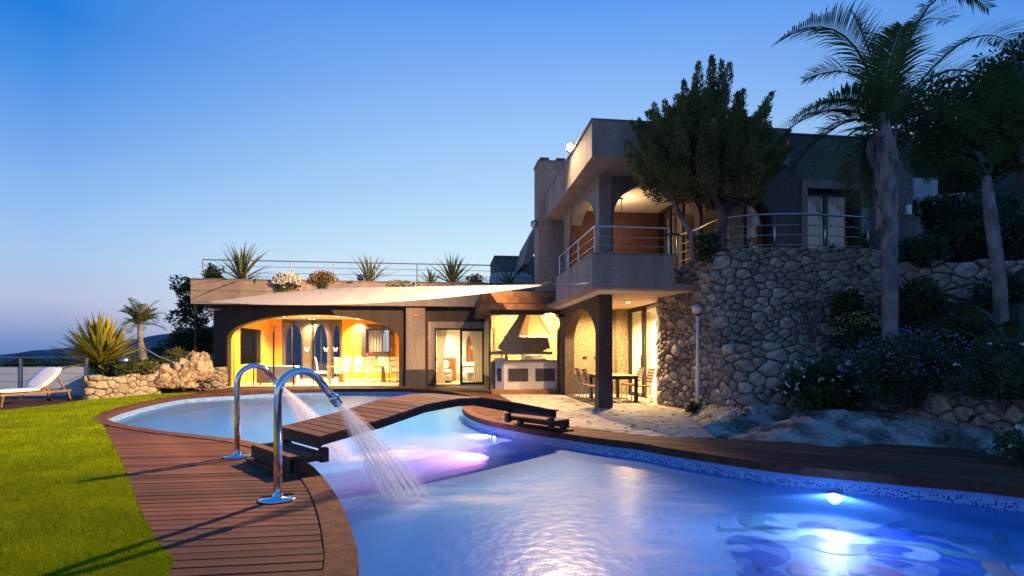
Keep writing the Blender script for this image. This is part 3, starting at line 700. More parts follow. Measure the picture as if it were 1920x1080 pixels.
# ---- long wing: front wall with the wide arch and the bedroom door
AL, AR = onv(425, 723, FAC)[0], onv(748, 723, FAC)[0]
DL, DR, DT = -.576, 1.625, 2.50
uE = 1.9
mb = vb(); mb.wall([(-9.63,0), (uE,0), (uE,3.42), (-9.63,3.42)], [archpts(AL, AR, 2.02, 3.06), rect(DL, DR, .02, DT)], FAC, FAC+.5)
fw = mb.build('front_wall', m_dash, villa)
part('dado', m_dado, (-9.64, AL, FAC-.03, FAC+.2, 0, .72)); part('dado', m_dado, (AR, -1.8, FAC-.03, FAC+.2, 0, .72)); part('dado', m_dado, (-.965, -.86, FAC-.03, FAC+.2, 0, .72))
part('pilaster', m_render, (-1.78, -.985, FAC-.22, FAC-.002, .72, 3.40)); part('dado', m_dado, (-1.80, -.965, FAC-.25, FAC-.002, 0, .718))
pq = part('alarm_plaque', MAT('red_plate', (.55,.10,.06), None, 9, .4), (-1.46, -1.22, FAC-.25, FAC-.221, 2.93, 3.11)); part('plaque_face', MAT('pale_plate', (.62,.55,.45), None, 9, .5), (-1.43, -1.25, FAC-.255, FAC-.251, 2.97, 3.07), parent=pq)
o = vb().wall([(-1.40,2.985),(-1.38,3.055),(-1.36,3.015),(-1.33,3.06),(-1.31,3.01),(-1.28,3.05),(-1.27,2.985)], [], FAC-.258, FAC-.256).build('plaque_emblem', m_frame, pq)
mb = vb(); mb.wall([(-.86,.0), (uE+.02,.0), (uE+.02,2.78), (-.86,2.78)], [rect(DL, DR, .03, DT)], FAC-.08, FAC+.12); mb.build('door_surround', m_render, villa)
part('dado', m_dado, (-.88, DL-.02, FAC-.10, FAC-.081, 0, .72)); part('dado', m_dado, (DR+.02, uE+.03, FAC-.10, FAC-.081, 0, .72))
part('fascia', m_render, (-10.35, 2.0, 22.98, FAC+.05, 3.42, 3.95)); part('parapet', m_render, (-10.35, 3.3, 23.0, 23.25, 3.97, 4.41)); part('parapet_joint', m_dado, (-10.33, 2.0, 23.02, 23.2, 3.95, 3.97))
part('parapet', m_render, (-10.35, -10.1, 23.252, 31, 3.97, 4.41)); part('parapet_cap', m_coping, (-10.38, 3.3, 22.96, 23.29, 4.412, 4.455))
part('roof_slab', m_render, (-10.3, 6.0, 23.3, 31, 3.43, 3.90))
mb = vb(); mb.wall(rect(FAC+.502, 30.0, 0, 3.42), [rect(25.6, 28.4, .9, 2.6)], -9.63, -9.45, 'u'); mb.build('side_wall', m_dash, villa)
mb = vb(); mb.wall(rect(FAC+.502, 30.0, 0, 3.26), [rect(25.6, 28.4, .9, 2.6)], -9.448, -9.40, 'u'); mb.build('inner_side_wall', m_orange, villa)
part('corner_post', m_frame, (-10.25, -10.17, 23.06, 23.14, 0, 3.42)); part('side_rail', m_steel, (-10.24, -9.64, 23.08, 23.12, .72, .76), (-9.95, -9.91, 23.08, 23.12, 0, .72))
# dining room shell
RB = 30.0
part('room_floor', m_floor, (-9.4, -1.2, FAC-.02, RB+3, .0, .03)); part('room_ceiling', m_cream, (-9.4, -1.2, FAC+.5, RB, 3.26, 3.42))
part('partition', m_orange, (-1.35, -1.2, FAC+.5, RB, .03, 3.26))
uA, uB, uC, uD = -9.4, onv(528, 700, RB)[0], onv(641, 700, RB)[0], -1.35
a0 = onv(444, 600, RB)[0]; a1 = onv(504, 600, RB)[0]
mb = vb(); mb.wall([(uA,.03), (uB,.03), (uB,3.26), (uA,3.26)], [archpts(a0, a1, 2.2, 3.05, .9)], RB, RB+.35); mb.build('back_wall', m_orange, villa)
mb = vb(); A = [(onv(531,0,RB)[0], onv(566,0,RB)[0]), (onv(588,0,RB)[0], onv(613,0,RB)[0]), (onv(623,0,RB)[0], onv(638,0,RB)[0])]
mb.wall([(uB+.002,.03), (uC,.03), (uC,3.26), (uB+.002,3.26)], [archpts(p, q, 1.9, 3.0, .06) for p, q in A], RB+.05, RB+.45); mb.build('garden_arcade', MAT('arcade_stone', (.16,.11,.07), (.09,.06,.04), 30, .9), villa)
w0, w1 = onv(686, 0, RB)[0], onv(731, 0, RB)[0]
mb = vb(); mb.wall([(uC+.002,.03), (uD,.03), (uD,3.26), (uC+.002,3.26)], [rect(w0, w1, 1.45, 2.75)], RB+.02, RB+.35); mb.build('back_wall', m_orange, villa)
mb = vb(); mb.wall(rect(w0-.25, w1+.25, 1.2, 3.0), [rect(w0, w1, 1.45, 2.75)], RB-.04, RB+.018); ws = mb.build('window_surround', m_dado, villa)
def framed(name, a0, a1, z0, z1, d, axis='v', w=.06, t=.06, muntins=(), mat=m_frame, glass=g_clear, parent=None):
    mb = vb(); mb.wall(rect(a0, a1, z0, z1), [rect(a0+w, a1-w, z0+w, z1-w)], d, d+t, axis); o = mb.build(name, mat, parent or villa)
    ed = [a0+w]+[m for m in muntins]+[a1-w]
    for m in muntins:
        if axis == 'v': part('muntin', mat, (m-w*.5, m+w*.5, d+.002, d+t-.002, z0+w, z1-w), parent=o)
        else: part('muntin', mat, (d+.002, d+t-.002, m-w*.5, m+w*.5, z0+w, z1-w), parent=o)
    for p, q in zip(ed, ed[1:]):
        if axis == 'v': part('pane', glass, (p+.001, q-.001, d+t*.45, d+t*.55, z0+w, z1-w), parent=o)
        else: part('pane', glass, (d+t*.45, d+t*.55, p+.001, q-.001, z0+w, z1-w), parent=o)
    return o
framed('window', w0, w1, 1.45, 2.75, RB+.06, muntins=((w0+w1)/2+.25,))
# folding glass screen in the dining room (black rails, frameless leaves)
def leaf(name, p, q, z0, z1, mat=g_clear, bars=True):
    """a sheet of glass between two plan points"""
    mb = vb(); d = Vector((q[0]-p[0], q[1]-p[1], 0)).normalized(); n_ = Vector((-d.y, d.x, 0))*.006
    vs = [(p[0]+s*n_.x, p[1]+s*n_.y, z) for s in (-1, 1) for z in (z0, z1)]+[(q[0]+s*n_.x, q[1]+s*n_.y, z) for s in (-1, 1) for z in (z0, z1)]
    mb.add(vs, [(0,4,5,1),(2,3,7,6),(0,1,3,2),(4,6,7,5),(1,5,7,3),(0,2,6,4)]); o = mb.build(name, mat, villa)
    if bars:
        for e in (p, q): part('edge_bar', m_frame, (e[0]-.012, e[0]+.012, e[1]-.012, e[1]+.012, z0, z1), parent=o)
    return o
sc0, sc1 = onv(530, 0, 28.6)[0], onv(638, 0, 28.6)[0]
for k in range(6):
    p = sc0+(sc1-sc0)*k/6; q = sc0+(sc1-sc0)*(k+1)/6; o = leaf('glass_leaf', (p+.02, 28.6), (q-.02, 28.6), .05, 3.0)
    if k in (2, 4, 5):
        c = (p+q)/2; mb = vb()
        mb.wall([(c,1.62), (c+.10,1.74), (c+.11,1.64), (c+.05,1.58), (c+.08,1.5), (c,1.56), (c-.08,1.5), (c-.05,1.58), (c-.11,1.64), (c-.10,1.74)], [], 28.585, 28.588); mb.build('butterfly_sticker', m_white, o)
part('screen_rail', m_frame, (sc0, sc1, 28.55, 28.65, 3.0, 3.1))
for k in range(5):
    p = AL+.15+k*.8; leaf('glass_leaf', (p, FAC+.35+.04*k), (p+.78, FAC+.35+.04*k), .05, 2.1+min(.8, .25*k))
for k in (0, 2, 4):
    leaf('glass_leaf', (AR-.62+.09*k, FAC+.30), (AR-.50+.09*k, FAC+.95), .05, 2.35-.06*k, mat=g_low, bars=k == 0)
part('door_handle', m_frame, (AR-.42, AR-.2, FAC+.26, FAC+.285, 1.08, 1.11))
# downlights in the dining room ceiling: lit
DLF = 5.0
def downlight(u, v, z, power, spot=125, col=(1,.68,.31), r=.05):
    d = vb().lathe([(r+.02,0), (r+.02,-.012), (r,-.014)], 14, (u, v, z)).build('downlight', m_white, villa)
    e = vb().lathe([(r,-.0145), (r*.8,-.02)], 14, (u, v, z)).build('bulb', e_warm, d)
    if power: lamp('downlight_lamp', 'SPOT', (u-U0, v-V0, z-.05), power*DLF, col, villa, .05, (u-U0, v-V0, 0), spot, .8)
DLS = [(px, py) for px, py in ((569,594), (585,599), (596,592), (600,601), (634,594), (651,592), (669,597), (679,601))]
for px, py in DLS:
    Y = (3.26-EYE)*FOC/(HZ-py); X = (px-CX)/FOC*Y; u, v = UV(X, Y); v = min(v, RB-.3); downlight(u, v, 3.26, 225)
for u, v in ((-8.2,25.2), (-8.2,28), (-4,25), (-6,25.3)): downlight(u, v, 3.26, 320)

# ---- bedroom behind the sliding door
o = framed('sliding_door', .52, DR-.03, .05, DT-.02, FAC+.10, w=.10, t=.05); part('handle', m_steel, (.56, .58, FAC+.07, FAC+.10, 1.0, 1.35), parent=o)
mb = vb(); mb.wall(rect(DL, DR, .031, DT), [rect(DL+.06, DR-.03, .05, DT-.06)], FAC+.18, FAC+.26); mb.build('door_frame', m_frame, villa)
part('room_floor', m_floor, (-1.19, 2.6, FAC+.12, 28.3, .0, .025)); part('room_ceiling', m_white, (-1.2, 2.6, FAC+.5, 28.2, 2.75, 2.9))
part('partition', m_white, (-1.2, -1.05, FAC+.5, 28.2, .025, 2.75)); part('partition', m_white, (2.3, 2.45, FAC+.5, 28.2, .025, 2.75)); part('back_wall', m_white, (-1.2, 2.6, 28.0, 28.2, .025, 2.75))
da0, da1 = onv(874, 0, 27.98)[0], onv(893, 0, 27.98)[0]
mb = vb(); mb.wall(archpts(da0, da1+.35, 1.9, 2.5, .03), [], 27.94, 27.998); dr = mb.build('arched_door', m_wood_in, villa)
mb = vb(); mb.wall(rect(da0+.12, da1+.2, .25, 1.0), [], 27.92, 27.94); mb.build('panel', m_wood_in, dr); mb = vb(); mb.wall(archpts(da0+.12, da1+.2, 1.8, 2.3, 1.2), [], 27.92, 27.94); mb.build('panel', m_wood_in, dr)
mb = vb(); c = (da0+da1)/2+.12; mb.wall([(c+.15*math.cos(t)*(1+.3*math.cos(2*t)), 1.72+.13*math.sin(t)) for t in np.linspace(0, 6.0, 14)], [], 27.90, 27.919); mb.build('yellow_mask', p_yel, dr)
downlight(.1, 25.3, 2.75, 110, 150); downlight(1.4, 26.3, 2.75, 110, 150); downlight(-.2, 27.2, 2.75, 80, 150)

# ---- barbecue bay
BF, BB = 18.15, 20.3
uL, uR = 1.62, 3.86
bw_ = part('barbecue_wall', MAT('tile_grout', (.22,.15,.08), None, 9, .9), (uL-.02, uR+.75, BB, BB+.25, 0, 3.0), (uL-.05, uL+.1, BB+.251, FAC-.12, 0, 3.0))
uT = uR+.6; ny_, nx_ = 7, 7; tw, tz = (uT-uL)/nx_, (2.86-1.0)/ny_
for r in range(ny_):
    for c in range(nx_+(r % 2)):
        x0 = uL+max(0, (c-.5*(r % 2)))*tw; x1 = min(uT, uL+(c+1-.5*(r % 2))*tw)
        if x1-x0 > .03: part('tile', m_tiley, (x0+.004, x1-.004, BB-.012, BB-.001, 1.0+r*tz+.004, 1.0+(r+1)*tz-.004), parent=bw_)
for r in range(5):
    for c in range(6): part('tile', m_tiley, (uL-.062, uL-.051, BB+.27+c*.46, BB+.27+c*.46+.45, .5+r*.45, .5+r*.45+.44), parent=bw_)
hb = part('hood_beam', m_frame, (1.42, uR, BF+.02, BF+.2, 2.74, 2.87)); part('bay_jamb', MAT('red_brown_jamb', (.14,.06,.03), None, 9, .6), (3.78, 3.868, BF+.0, BF+.18, 0, 2.735))
fa = part('tiled_fascia', MAT('fascia_core', (.10,.05,.025), None, 9, .9), (1.15, 3.87, BF+.012, FAC-.4, 2.89, 3.55))
for r in range(2):
    for c in range(9):
        x0 = 1.15+(c-.5*(r % 2))*.31; x1 = min(3.865, x0+.305); x0 = max(1.15, x0)
        if x1-x0 > .04: part('fascia_tile', m_tileb, (x0, x1, BF-.005, BF+.011, 3.13+r*.205, 3.13+r*.205+.2), parent=fa)
part('tile_lip', m_tileb, (1.13, 3.87, BF-.12, BF+.011, 2.90, 3.10), parent=fa); part('tile_lip', m_tileb, (3.0, 3.87, BF-.16, BF-.121, 2.92, 3.12), parent=fa)
ct = part('barbecue_counter', m_tilew, (1.93, 3.86, 18.45, 19.25, .15, 1.12)); mb = vb(); mb.poly([(1.93,18.45), (1.93,19.25), (1.66,19.25), (1.66,18.72)], .15, 1.12); mb.build('counter_end', m_tilew, ct)
part('counter_top', m_granite, (1.60, 3.862, 18.38, 19.3, 1.122, 1.17), parent=ct); part('plinth', m_tileb, (1.5, 3.87, 18.28, 19.2, .0, .148), parent=ct)
for p, q in ((2.083,2.777), (3.04,3.74)): part('inset_panel', m_dado, (p, q, 18.44, 18.449, .43, .88), parent=ct)
mb = vb(); e = Vector((1.66,18.72,0)); f_ = Vector((1.93,18.45,0)); n_ = Vector((-.707,-.707,0))*.008; p = e.lerp(f_, .2)+n_; q = e.lerp(f_, .75)+n_
mb.add([(p.x,p.y,.43), (q.x,q.y,.43), (q.x,q.y,.88), (p.x,p.y,.88)], [(0,1,2,3)]); mb.build('inset_panel', m_dado, ct)
# tile joints of the counter front, as thin upright grooves
for k in range(1, 15): part('tile_joint', MAT('joint_grey', (.4,.34,.31), None, 9, .9), (1.93+k*.128, 1.934+k*.128, 18.447, 18.4495, .15, 1.12), parent=ct)
mb = vb(); c = (3.19, 19.7)
lo = [(2.58,19.25), (2.86,19.02), (3.55,19.02), (3.80,19.25), (3.80,20.28), (2.58,20.28)]; hi = [(2.93,19.75), (3.03,19.68), (3.27,19.68), (3.36,19.75), (3.36,20.28), (2.93,20.28)]
mb.add([(x, y, 2.02) for x, y in lo]+[(x, y, 2.06) for x, y in lo]+[(x, y, 2.9) for x, y in hi], [(i, (i+1) % 6, 6+(i+1) % 6, 6+i) for i in range(6)]+[(6+i, 6+(i+1) % 6, 12+(i+1) % 6, 12+i) for i in range(6)]+[(5,4,3,2,1,0)])
mb.build('hood', m_copper, villa); part('hood_lip', m_copper, (2.56, 3.82, 19.0, 19.02, 1.995, 2.05))
sp = part('bay_spotlight', m_frame, (3.68, 3.895, 17.60, 17.72, 2.62, 2.74)); lamp('bay_spotlight_lamp', 'SPOT', (3.62-U0, 17.66-V0, 2.66), 1900, (1,.62,.24), villa, .03, (3.05-U0, 20.3-V0, 1.75), 70, .35)
part('gas_pipe', MAT('pipe_brown', (.12,.06,.03), None, 9, .5), (1.62, 1.645, BB-.05, BB-.02, 2.35, 2.74), (1.62, 1.76, BB-.05, BB-.02, 2.33, 2.35), (1.74, 1.765, BB-.05, BB-.02, 1.5, 2.33), (1.765, 2.05, BB-.05, BB-.02, 1.48, 1.50), (2.03, 2.05, BB-.05, BB-.02, 1.17, 1.48))
part('bay_pillar', m_tileb, (1.52, 1.64, 18.9, 19.3, .15, 1.12))

# ---- porch under the terrace
PU0, PU1, PV0, PV1 = 3.876, 4.233, 13.42, 13.76
part('porch_pillar', m_dash, (PU0, PU1, PV0, PV1, .71, 2.95)); part('dado', m_dado, (PU0-.012, PU1+.012, PV0-.012, PV1+.012, 0, .71))
mb = vb(); mb.wall([(PV1+.002,.0), (18.0,.0), (18.0,2.95), (PV1+.002,2.95)], [archpts(PV1+.03, 17.55, 1.75, 2.72, .02)], PU0+.02, PU1-.02, 'u'); mb.build('porch_arch', m_dash, villa)
part('porch_back_wall', m_dash2, (3.9, 6.3, 18.0, 18.25, 0, 2.95)); part('dado', m_dado, (PU1, 5.2, 17.96, 17.998, 0, .71))
part('engaged_column', m_dash2, (5.75, 6.12, 17.7, 17.998, 0, 2.95))
for u in (4.62, 5.02, 5.22): part('socket_plate', m_frame, (u, u+.14, 17.975, 17.998, 1.22, 1.3))
part('porch_ceiling', m_cream, (3.6, 6.3, 12.5, 18.2, 2.93, 2.9495)); downlight(onv(1178, 0, 15.3)[0], 15.3, 2.93, 240, 165); downlight(4.9, 16.9, 2.93, 170, 165)
# terrace box above it
part('terrace_slab', m_render, (3.37, 6.6, 12.2, 18.2, 2.95, 3.06)); part('terrace_parapet', m_render, (3.35, 3.55, 12.185, 16.4, 2.945, 3.74)); part('terrace_parapet', m_render, (3.552, 5.36, 12.185, 12.40, 2.945, 3.74))
part('parapet_cap', m_coping, (3.33, 3.57, 12.165, 16.42, 3.742, 3.775)); part('parapet_cap', m_coping, (3.572, 5.37, 12.165, 12.42, 3.742, 3.775)); part('terrace_parapet', m_render, (5.2, 5.36, 12.402, 13.4, 2.945, 3.73))
# sliding kitchen door in the right side of the porch
KU = 6.18
o = framed('kitchen_door', 16.45, 17.72, .02, 2.88, KU, 'u', w=.09, t=.06, glass=g_low); part('handle', m_frame, (KU-.03, KU, 16.52, 16.54, .95, 1.35), parent=o)
part('kitchen_door_frame', m_frame, (KU+.0, KU+.12, 17.722, 17.80, 0, 2.93), (KU, KU+.12, 15.1, 17.722, 2.882, 2.93), (KU+.065, KU+.12, 15.1, 17.72, 0, .018), (KU+.066, KU+.12, 16.40, 16.46, .02, 2.88))
part('kitchen_floor', m_floor, (KU+.12, 9.6, 13.6, 18.2, .0, .018)); part('kitchen_ceiling', m_white, (KU+.12, 9.6, 13.6, 18.2, 2.8, 2.93))
part('back_wall', m_white, (KU+.1, 9.6, 18.0, 18.2, .018, 2.8)); part('partition', m_white, (9.4, 9.6, 13.6, 17.998, .018, 2.8)); part('partition', m_white, (KU+.12, 9.39, 13.5, 13.7, .018, 2.8)); part('partition', m_dash2, (KU, KU+.12, 13.5, 15.09, 0, 2.93))
kc = part('kitchen_units', m_cream, (7.4, 9.3, 16.2, 16.9, .02, .9)); part('worktop', m_white, (7.35, 9.35, 16.15, 16.95, .902, .95), parent=kc)
for u, v in ((7.2,15.4), (7.4,17.2), (8.4,15.6)): downlight(u, v, 2.8, 190, 160, (1,.66,.3))

# ---- upper floor
SZ0, SZ1 = 6.02, 6.88
mb = vb(); mb.wall([(PV0,3.06), (17.6,3.06), (17.6,6.02), (PV0,6.02)], [archpts(13.78, 16.9, 4.75, 5.80, 3.08)], PU0, PU0+.32, 'u'); mb.build('loggia_side_wall', m_render, villa)
mb = vb(); mb.wall([(PU0+.322,3.06), (6.7,3.06), (6.7,6.02), (PU0+.322,6.02)], [archpts(4.26, 6.62, 4.95, 5.88, 3.08)], PV0, PV0+.32); mb.build('loggia_front_wall', m_dashu, villa)
part('roof_slab', m_render, (3.35, 8.32, 12.185, 19, SZ0, SZ1)); part('roof_edge', m_coping, (3.33, 8.34, 12.165, 19.02, SZ1+.001, SZ1+.035))
part('loggia_ceiling', m_cream, (PU0+.32, 6.7, PV0+.32, 16.6, 5.92, 6.018)); part('loggia_back_wall', MAT('loggia_brick', (.085,.042,.03), (.05,.025,.02), 14, .9, bump=.4), (PU0, 6.9, 16.5, 16.7, 3.06, 5.92))
o = framed('loggia_door', 13.76, 16.48, 3.08, 5.9, 6.72, 'u', w=.09, t=.06, muntins=(14.7, 15.6), glass=g_dark)
part('loggia_room_floor', m_floor, (6.9, 9.5, 13.0, 18, 3.0, 3.05)); part('loggia_room_wall', m_cream, (6.9, 11.7, 17.0, 17.2, 3.06, 6.0)); part('room_ceiling', m_white, (6.8, 11.7, 12.76, 17, 5.95, 6.01)); part('room_floor', m_floor, (6.8, 11.7, 12.76, 17, 2.98, 2.999))
downlight(4.9, 15.6, 5.92, 12, 165, (1,.6,.32)); vb().lathe([(.012,.0), (.012,.40), (.06,.41), (.06,.44)], 10, (5.0, 15.0, 5.47)).build('added_lamp_rod', m_frame, villa); lamp('loggia_lamp', 'POINT', (5.0-U0, 15.0-V0, 5.35), 55, (1,.66,.38), villa, .12); downlight(8.3, 15.2, 5.95, 5, 160, (1,.62,.3))  # rod added as a fixture for the unseen lamp lighting the recess
WV0 = 12.45
wa0, wa1 = 8.96, 10.42
mb = vb(); mb.wall([(6.72,2.9), (11.92,2.9), (11.92,6.89), (8.33,6.89), (8.33,6.01), (6.72,6.01)], [archpts(6.86, 8.03, 4.5, 5.32, 3.02), rect(wa0, wa1, 3.02, 5.56)], WV0, WV0+.30); mb.build('wing_wall', m_dashu, villa)
mb = vb(); mb.wall(rect(wa0-.16, wa1+.22, 3.0, 5.76), [rect(wa0, wa1, 3.02, 5.56)], WV0-.05, WV0-.002); mb.build('window_surround', m_render, villa)
framed('wing_window', wa0, wa1, 3.03, 5.55, WV0+.2, w=.10, muntins=((wa0+wa1)/2-.04,), glass=g_dark)
mb = vb(); ap = archpts(6.87, 8.02, 4.5, 5.31, 3.03); ip = archpts(6.95, 7.94, 4.5, 5.23, 3.1); mb.wall(ap, [ip], WV0+.2, WV0+.26); ao = mb.build('arched_window', m_frame, villa)
mb = vb(); mb.wall(ip, [], WV0+.225, WV0+.235); mb.build('pane', g_dark, ao); part('muntin', m_frame, (7.41, 7.48, WV0+.19, WV0+.222, 3.1, 5.2), parent=ao)
part('wing_side_wall', m_dashu, (11.62, 11.92, WV0+.302, 19, 2.9, 6.89)); part('roof_slab', m_dashu, (8.34, 11.60, WV0+.302, 19, 6.02, 6.7)); part('roof_edge', m_coping, (8.36, 11.96, WV0-.04, WV0+.34, 6.892, 6.925)); part('wing_base', m_dashu, (6.9, 11.92, WV0+.05, 13.4, .1, 2.898))
part('wall_lamp', m_white, (11.7, 11.82, WV0-.08, WV0-.002, 4.98, 5.22))
# chimney, caps, rear volumes
part('chimney', m_render, (3.11, 4.15, 18.2, 19.1, 3.56, 8.05)); part('chimney_cap', m_coping, (3.08, 4.18, 18.17, 19.13, 8.052, 8.10))
for u0 in (3.2, 3.78):
    cp = part('flue_cap', m_coping, (u0, u0+.32, 18.4, 18.8, 8.102, 8.14)); part('flue_louvre', m_coping, (u0+.02, u0+.3, 18.42, 18.78, 8.16, 8.2), parent=cp); part('flue_louvre', m_coping, (u0+.0, u0+.32, 18.4, 18.8, 8.22, 8.27), parent=cp); part('flue_core', m_frame, (u0+.08, u0+.24, 18.46, 18.72, 8.141, 8.22), parent=cp)
wl_ = vb().lathe([(.001,-.14), (.09,-.11), (.14,0), (.09,.11), (.001,.14)], 14, (3.0, 18.5, 5.95)).build('globe_lamp', m_steel, villa, True)
part('lamp_arm', m_steel, (3.0, 3.11, 18.48, 18.52, 5.82, 5.86), parent=wl_)
part('rear_block', m_dashu, (2.37, 5.0, 27, 30, 3.9, 6.32)); part('roof_edge', m_coping, (2.33, 5.02, 26.95, 30, 6.322, 6.38))
mb = vb(); mb.wall([(3.05,5.05), (3.25,5.05), (4.3,6.9), (4.3,7.35), (3.9,7.2), (3.3,6.1)], [], 21.5, 24.5); mb.build('sloping_canopy', m_render, villa)
# ---- railings
def railing(name, pts, h, rails, posts, r=.022, z0=0, mat=m_steel, world=False):
    """top rail mesh as the part; posts and lower rails under it"""
    mk = MB if world else vb; par = world if world else villa
    P = [Vector(p) for p in pts]; mb = MB((0,0,0)) if world else vb(); mb.tube([p+Vector((0,0,h)) for p in P], r*1.15, 8); o = mb.build(name, mat, None if world else villa)
    for q in posts:
        mb = MB() if world else vb(); mb.tube([Vector(q), Vector(q)+Vector((0,0,h-.01))], r, 8); mb.build('post', mat, o)
    for f in rails:
        mb = MB() if world else vb(); mb.tube([p+Vector((0,0,h*f)) for p in P], r*.45, 6); mb.build('rail', mat, o)
    return o
us = [onv(px, 0, 23.12)[0] for px in (380,463,546,626,704,782,858,932,1003)]
railing('roof_railing', [(us[0],23.12,4.455), (us[-1],23.12,4.455)], .78, (.35,.68), [(u,23.12,4.455) for u in us], mat=MAT('satin_steel', (.20,.20,.21), (.16,.16,.17), 30, .5, metal=.6))
railing('terrace_railing', [(3.45,16.3,3.775), (3.45,12.29,3.775), (5.28,12.29,3.775)], .64, (.3,.62), [(3.45,16.3,3.775), (3.45,15.1,3.775), (3.45,13.9,3.775), (3.45,12.29,3.775), (5.28,12.29,3.775)])

# ---- floodlight on the roof edge
fl = thing('floodlight', 'lit floodlight on the upper roof edge beside the chimney', 'floodlight', W(3.37, 14.7, SZ1+.036), TH)
MB().bar((.2,0,0), (-.05,0,.22), .05, .05).build('bracket', m_frame, fl)
MB().box(.06,.22,-.02,.16,.17,.40).build('housing', m_frame, fl)
MB().lathe([(.001,-.01),(.10,0),(.10,.02),(.05,.06),(.001,.075)], 16).build('lens', EMIT('flood_lens', (1,.86,.6), 260), fl, True)
ob = [c for c in fl.children if c.name.startswith('lens')][0]; ob.location = (.02,-.03,.28); ob.rotation_euler = (0, R(-90), R(38))
FLOOD = lamp('floodlight_lamp', 'SPOT', (-.13,-.06,.28), 30000, (1,.67,.35), fl, .05, (-9.93,-1.5,-1.9), 174, 1.0)

# ================================================================== shade sail
A = at(392, 566, 20.6); Bp = at(1036, 533, 16.9); Cp = at(585, 540, 22.75)
n = 26; V = []; F = []
for i in range(n+1):
    for j in range(i+1):
        a = 1-i/n; b = (i-j)/n if n else 0; c = j/n
        p = A*(a)+Cp*c+Bp*b if True else A
        # edges curve inward and the cloth sags
        m = (A+Bp+Cp)/3; ed = 4*(a*b*.012+b*c*.05+a*c*.02); p = p+(m-p)*ed; p = p+Vector((0, 0, -.30*27*a*b*c*.35-4*a*b*.34))
        V.append(p)
idx = lambda i, j: i*(i+1)//2+j
for i in range(n):
    for j in range(i+1):
        F.append((idx(i,j), idx(i+1,j), idx(i+1,j+1)))
        if j < i: F.append((idx(i,j), idx(i+1,j+1), idx(i,j+1)))
sl = thing('shade_sail', 'cream triangular shade sail stretched along the front of the long wing', 'shade sail', (A.x, A.y, A.z))
MB(A).add(V, F).build('cloth', m_sail, sl, True)
BX = W(3.33, 12.3, 3.05)
MB(A).tube([Bp, Bp.lerp(BX, .12), BX], [.012,.012,.012], 6).build('cable', m_steel, sl); MB(A).tube([Bp.lerp(BX, .75), Bp.lerp(BX, .98)], .028, 8).build('turnbuckle', m_steel, sl)
MB(A).tube([A, W(-10.35, 23.0, 3.5)], .012, 6).build('cable', m_steel, sl); MB(A).tube([Cp, Cp+Vector((.05,.3,.05))], .015, 6).build('cable', m_steel, sl)
d = (Bp-A).normalized(); MB(A).add([Bp+Vector((-.35,0,.02)), Bp+Vector((.02,0,.03)), Bp+Vector((0,.05,.16)), Bp+Vector((-.3,.3,.14))], [(0,1,2,3)]).build('corner_patch', m_black, sl)

# ================================================================== furniture
def dining_chair(label, group):
    t = thing('dining_chair', label, 'chair', group=group)
    MB().pbox(-.23,.23,-.24,.24,.42,.53).build('seat', m_leather, t, True)
    mb = MB(); prof = [(.2,.45), (.225,.7), (.25,.95), (.32,1.2)]; k = len(prof)
    vs = [(sx*.22, y+dy, z) for dy in (0, .06) for sx in (-1, 1) for y, z in prof]; fs = []
    for j in range(k-1): fs += [(j, k+j, k+j+1, j+1), (2*k+j, 2*k+j+1, 3*k+j+1, 3*k+j), (j, j+1, 2*k+j+1, 2*k+j), (k+j, 3*k+j, 3*k+j+1, k+j+1)]
    fs += [(k-1, 2*k-1, 4*k-1, 3*k-1), (0, 2*k, 3*k, k)]; mb.add(vs, fs).build('backrest', m_leather, t)
    for sx in (-1, 1):
        MB().tube([(sx*.2,.2,.42), (sx*.2,-.2,.42), (sx*.2,-.23,.02), (sx*.2,.22,.012)], .013, 6).build('leg', m_steel, t)
    return t
T = thing('dining_table', 'long wooden dining table inside the arched room', 'table', W(-4.15, 26.7, .03), TH)
MB().cbox(-1.6,1.6,-.55,.55,.71,.76,.015).build('tabletop', m_wood_in, T)
for sx in (-1, 1):
    MB().box(sx*1.0-.06, sx*1.0+.06, -.3, .3, .06, .71).build('leg', m_wood_in, T); MB().box(sx*1.0-.08, sx*1.0+.08, -.45, .45, 0, .06).build('foot', m_wood_in, T)
spots = [(-5.95,26.45,.0,math.pi/2+.25,'white high-backed dining chair at the left end of the table'), (-5.0,25.75,0,math.pi,'left white dining chair on the near side of the table, back to the pool'),
         (-3.65,25.75,0,math.pi,'right white dining chair on the near side of the table, back to the pool'), (-2.65,25.9,0,math.pi-.7,'white dining chair turned sideways at the near right of the table'),
         (-2.3,26.8,0,-math.pi/2,'white dining chair at the right end of the table')]
far = [(-5.15,27.75), (-4.55,27.75), (-3.95,27.75), (-3.35,27.75), (-2.75,27.75)]
proto = dining_chair('', 'dining chairs round the long table')
for i, (u, v, z, a, lab) in enumerate(spots):
    o = proto if i == 0 else copy_tree(proto); o.location = W(u, v, .032); o.rotation_euler = (0, 0, TH+a); o['label'] = lab
for u, v in far:
    o = copy_tree(proto); o.location = W(u, v, .032); o.rotation_euler = (0, 0, TH); o['label'] = ('leftmost', 'second from left', 'middle', 'second from right', 'rightmost')[far.index((u, v))]+' of the five white chairs on the far side of the dining table'
orch = thing('orchid', 'red orchid in a white pot on the dining table', 'plant', W(-4.0, 26.8, .79), TH)
MB().lathe([(.05,0), (.09,.1), (.085,.14), (.07,.14)], 14).build('pot', m_white, orch, True)
st = [(0,0,.1), (.03,0,.35), (.1,.02,.55), (.22,.02,.62)]; MB().tube(st, .008, 5).build('stem', l_mid, orch); mb = MB()
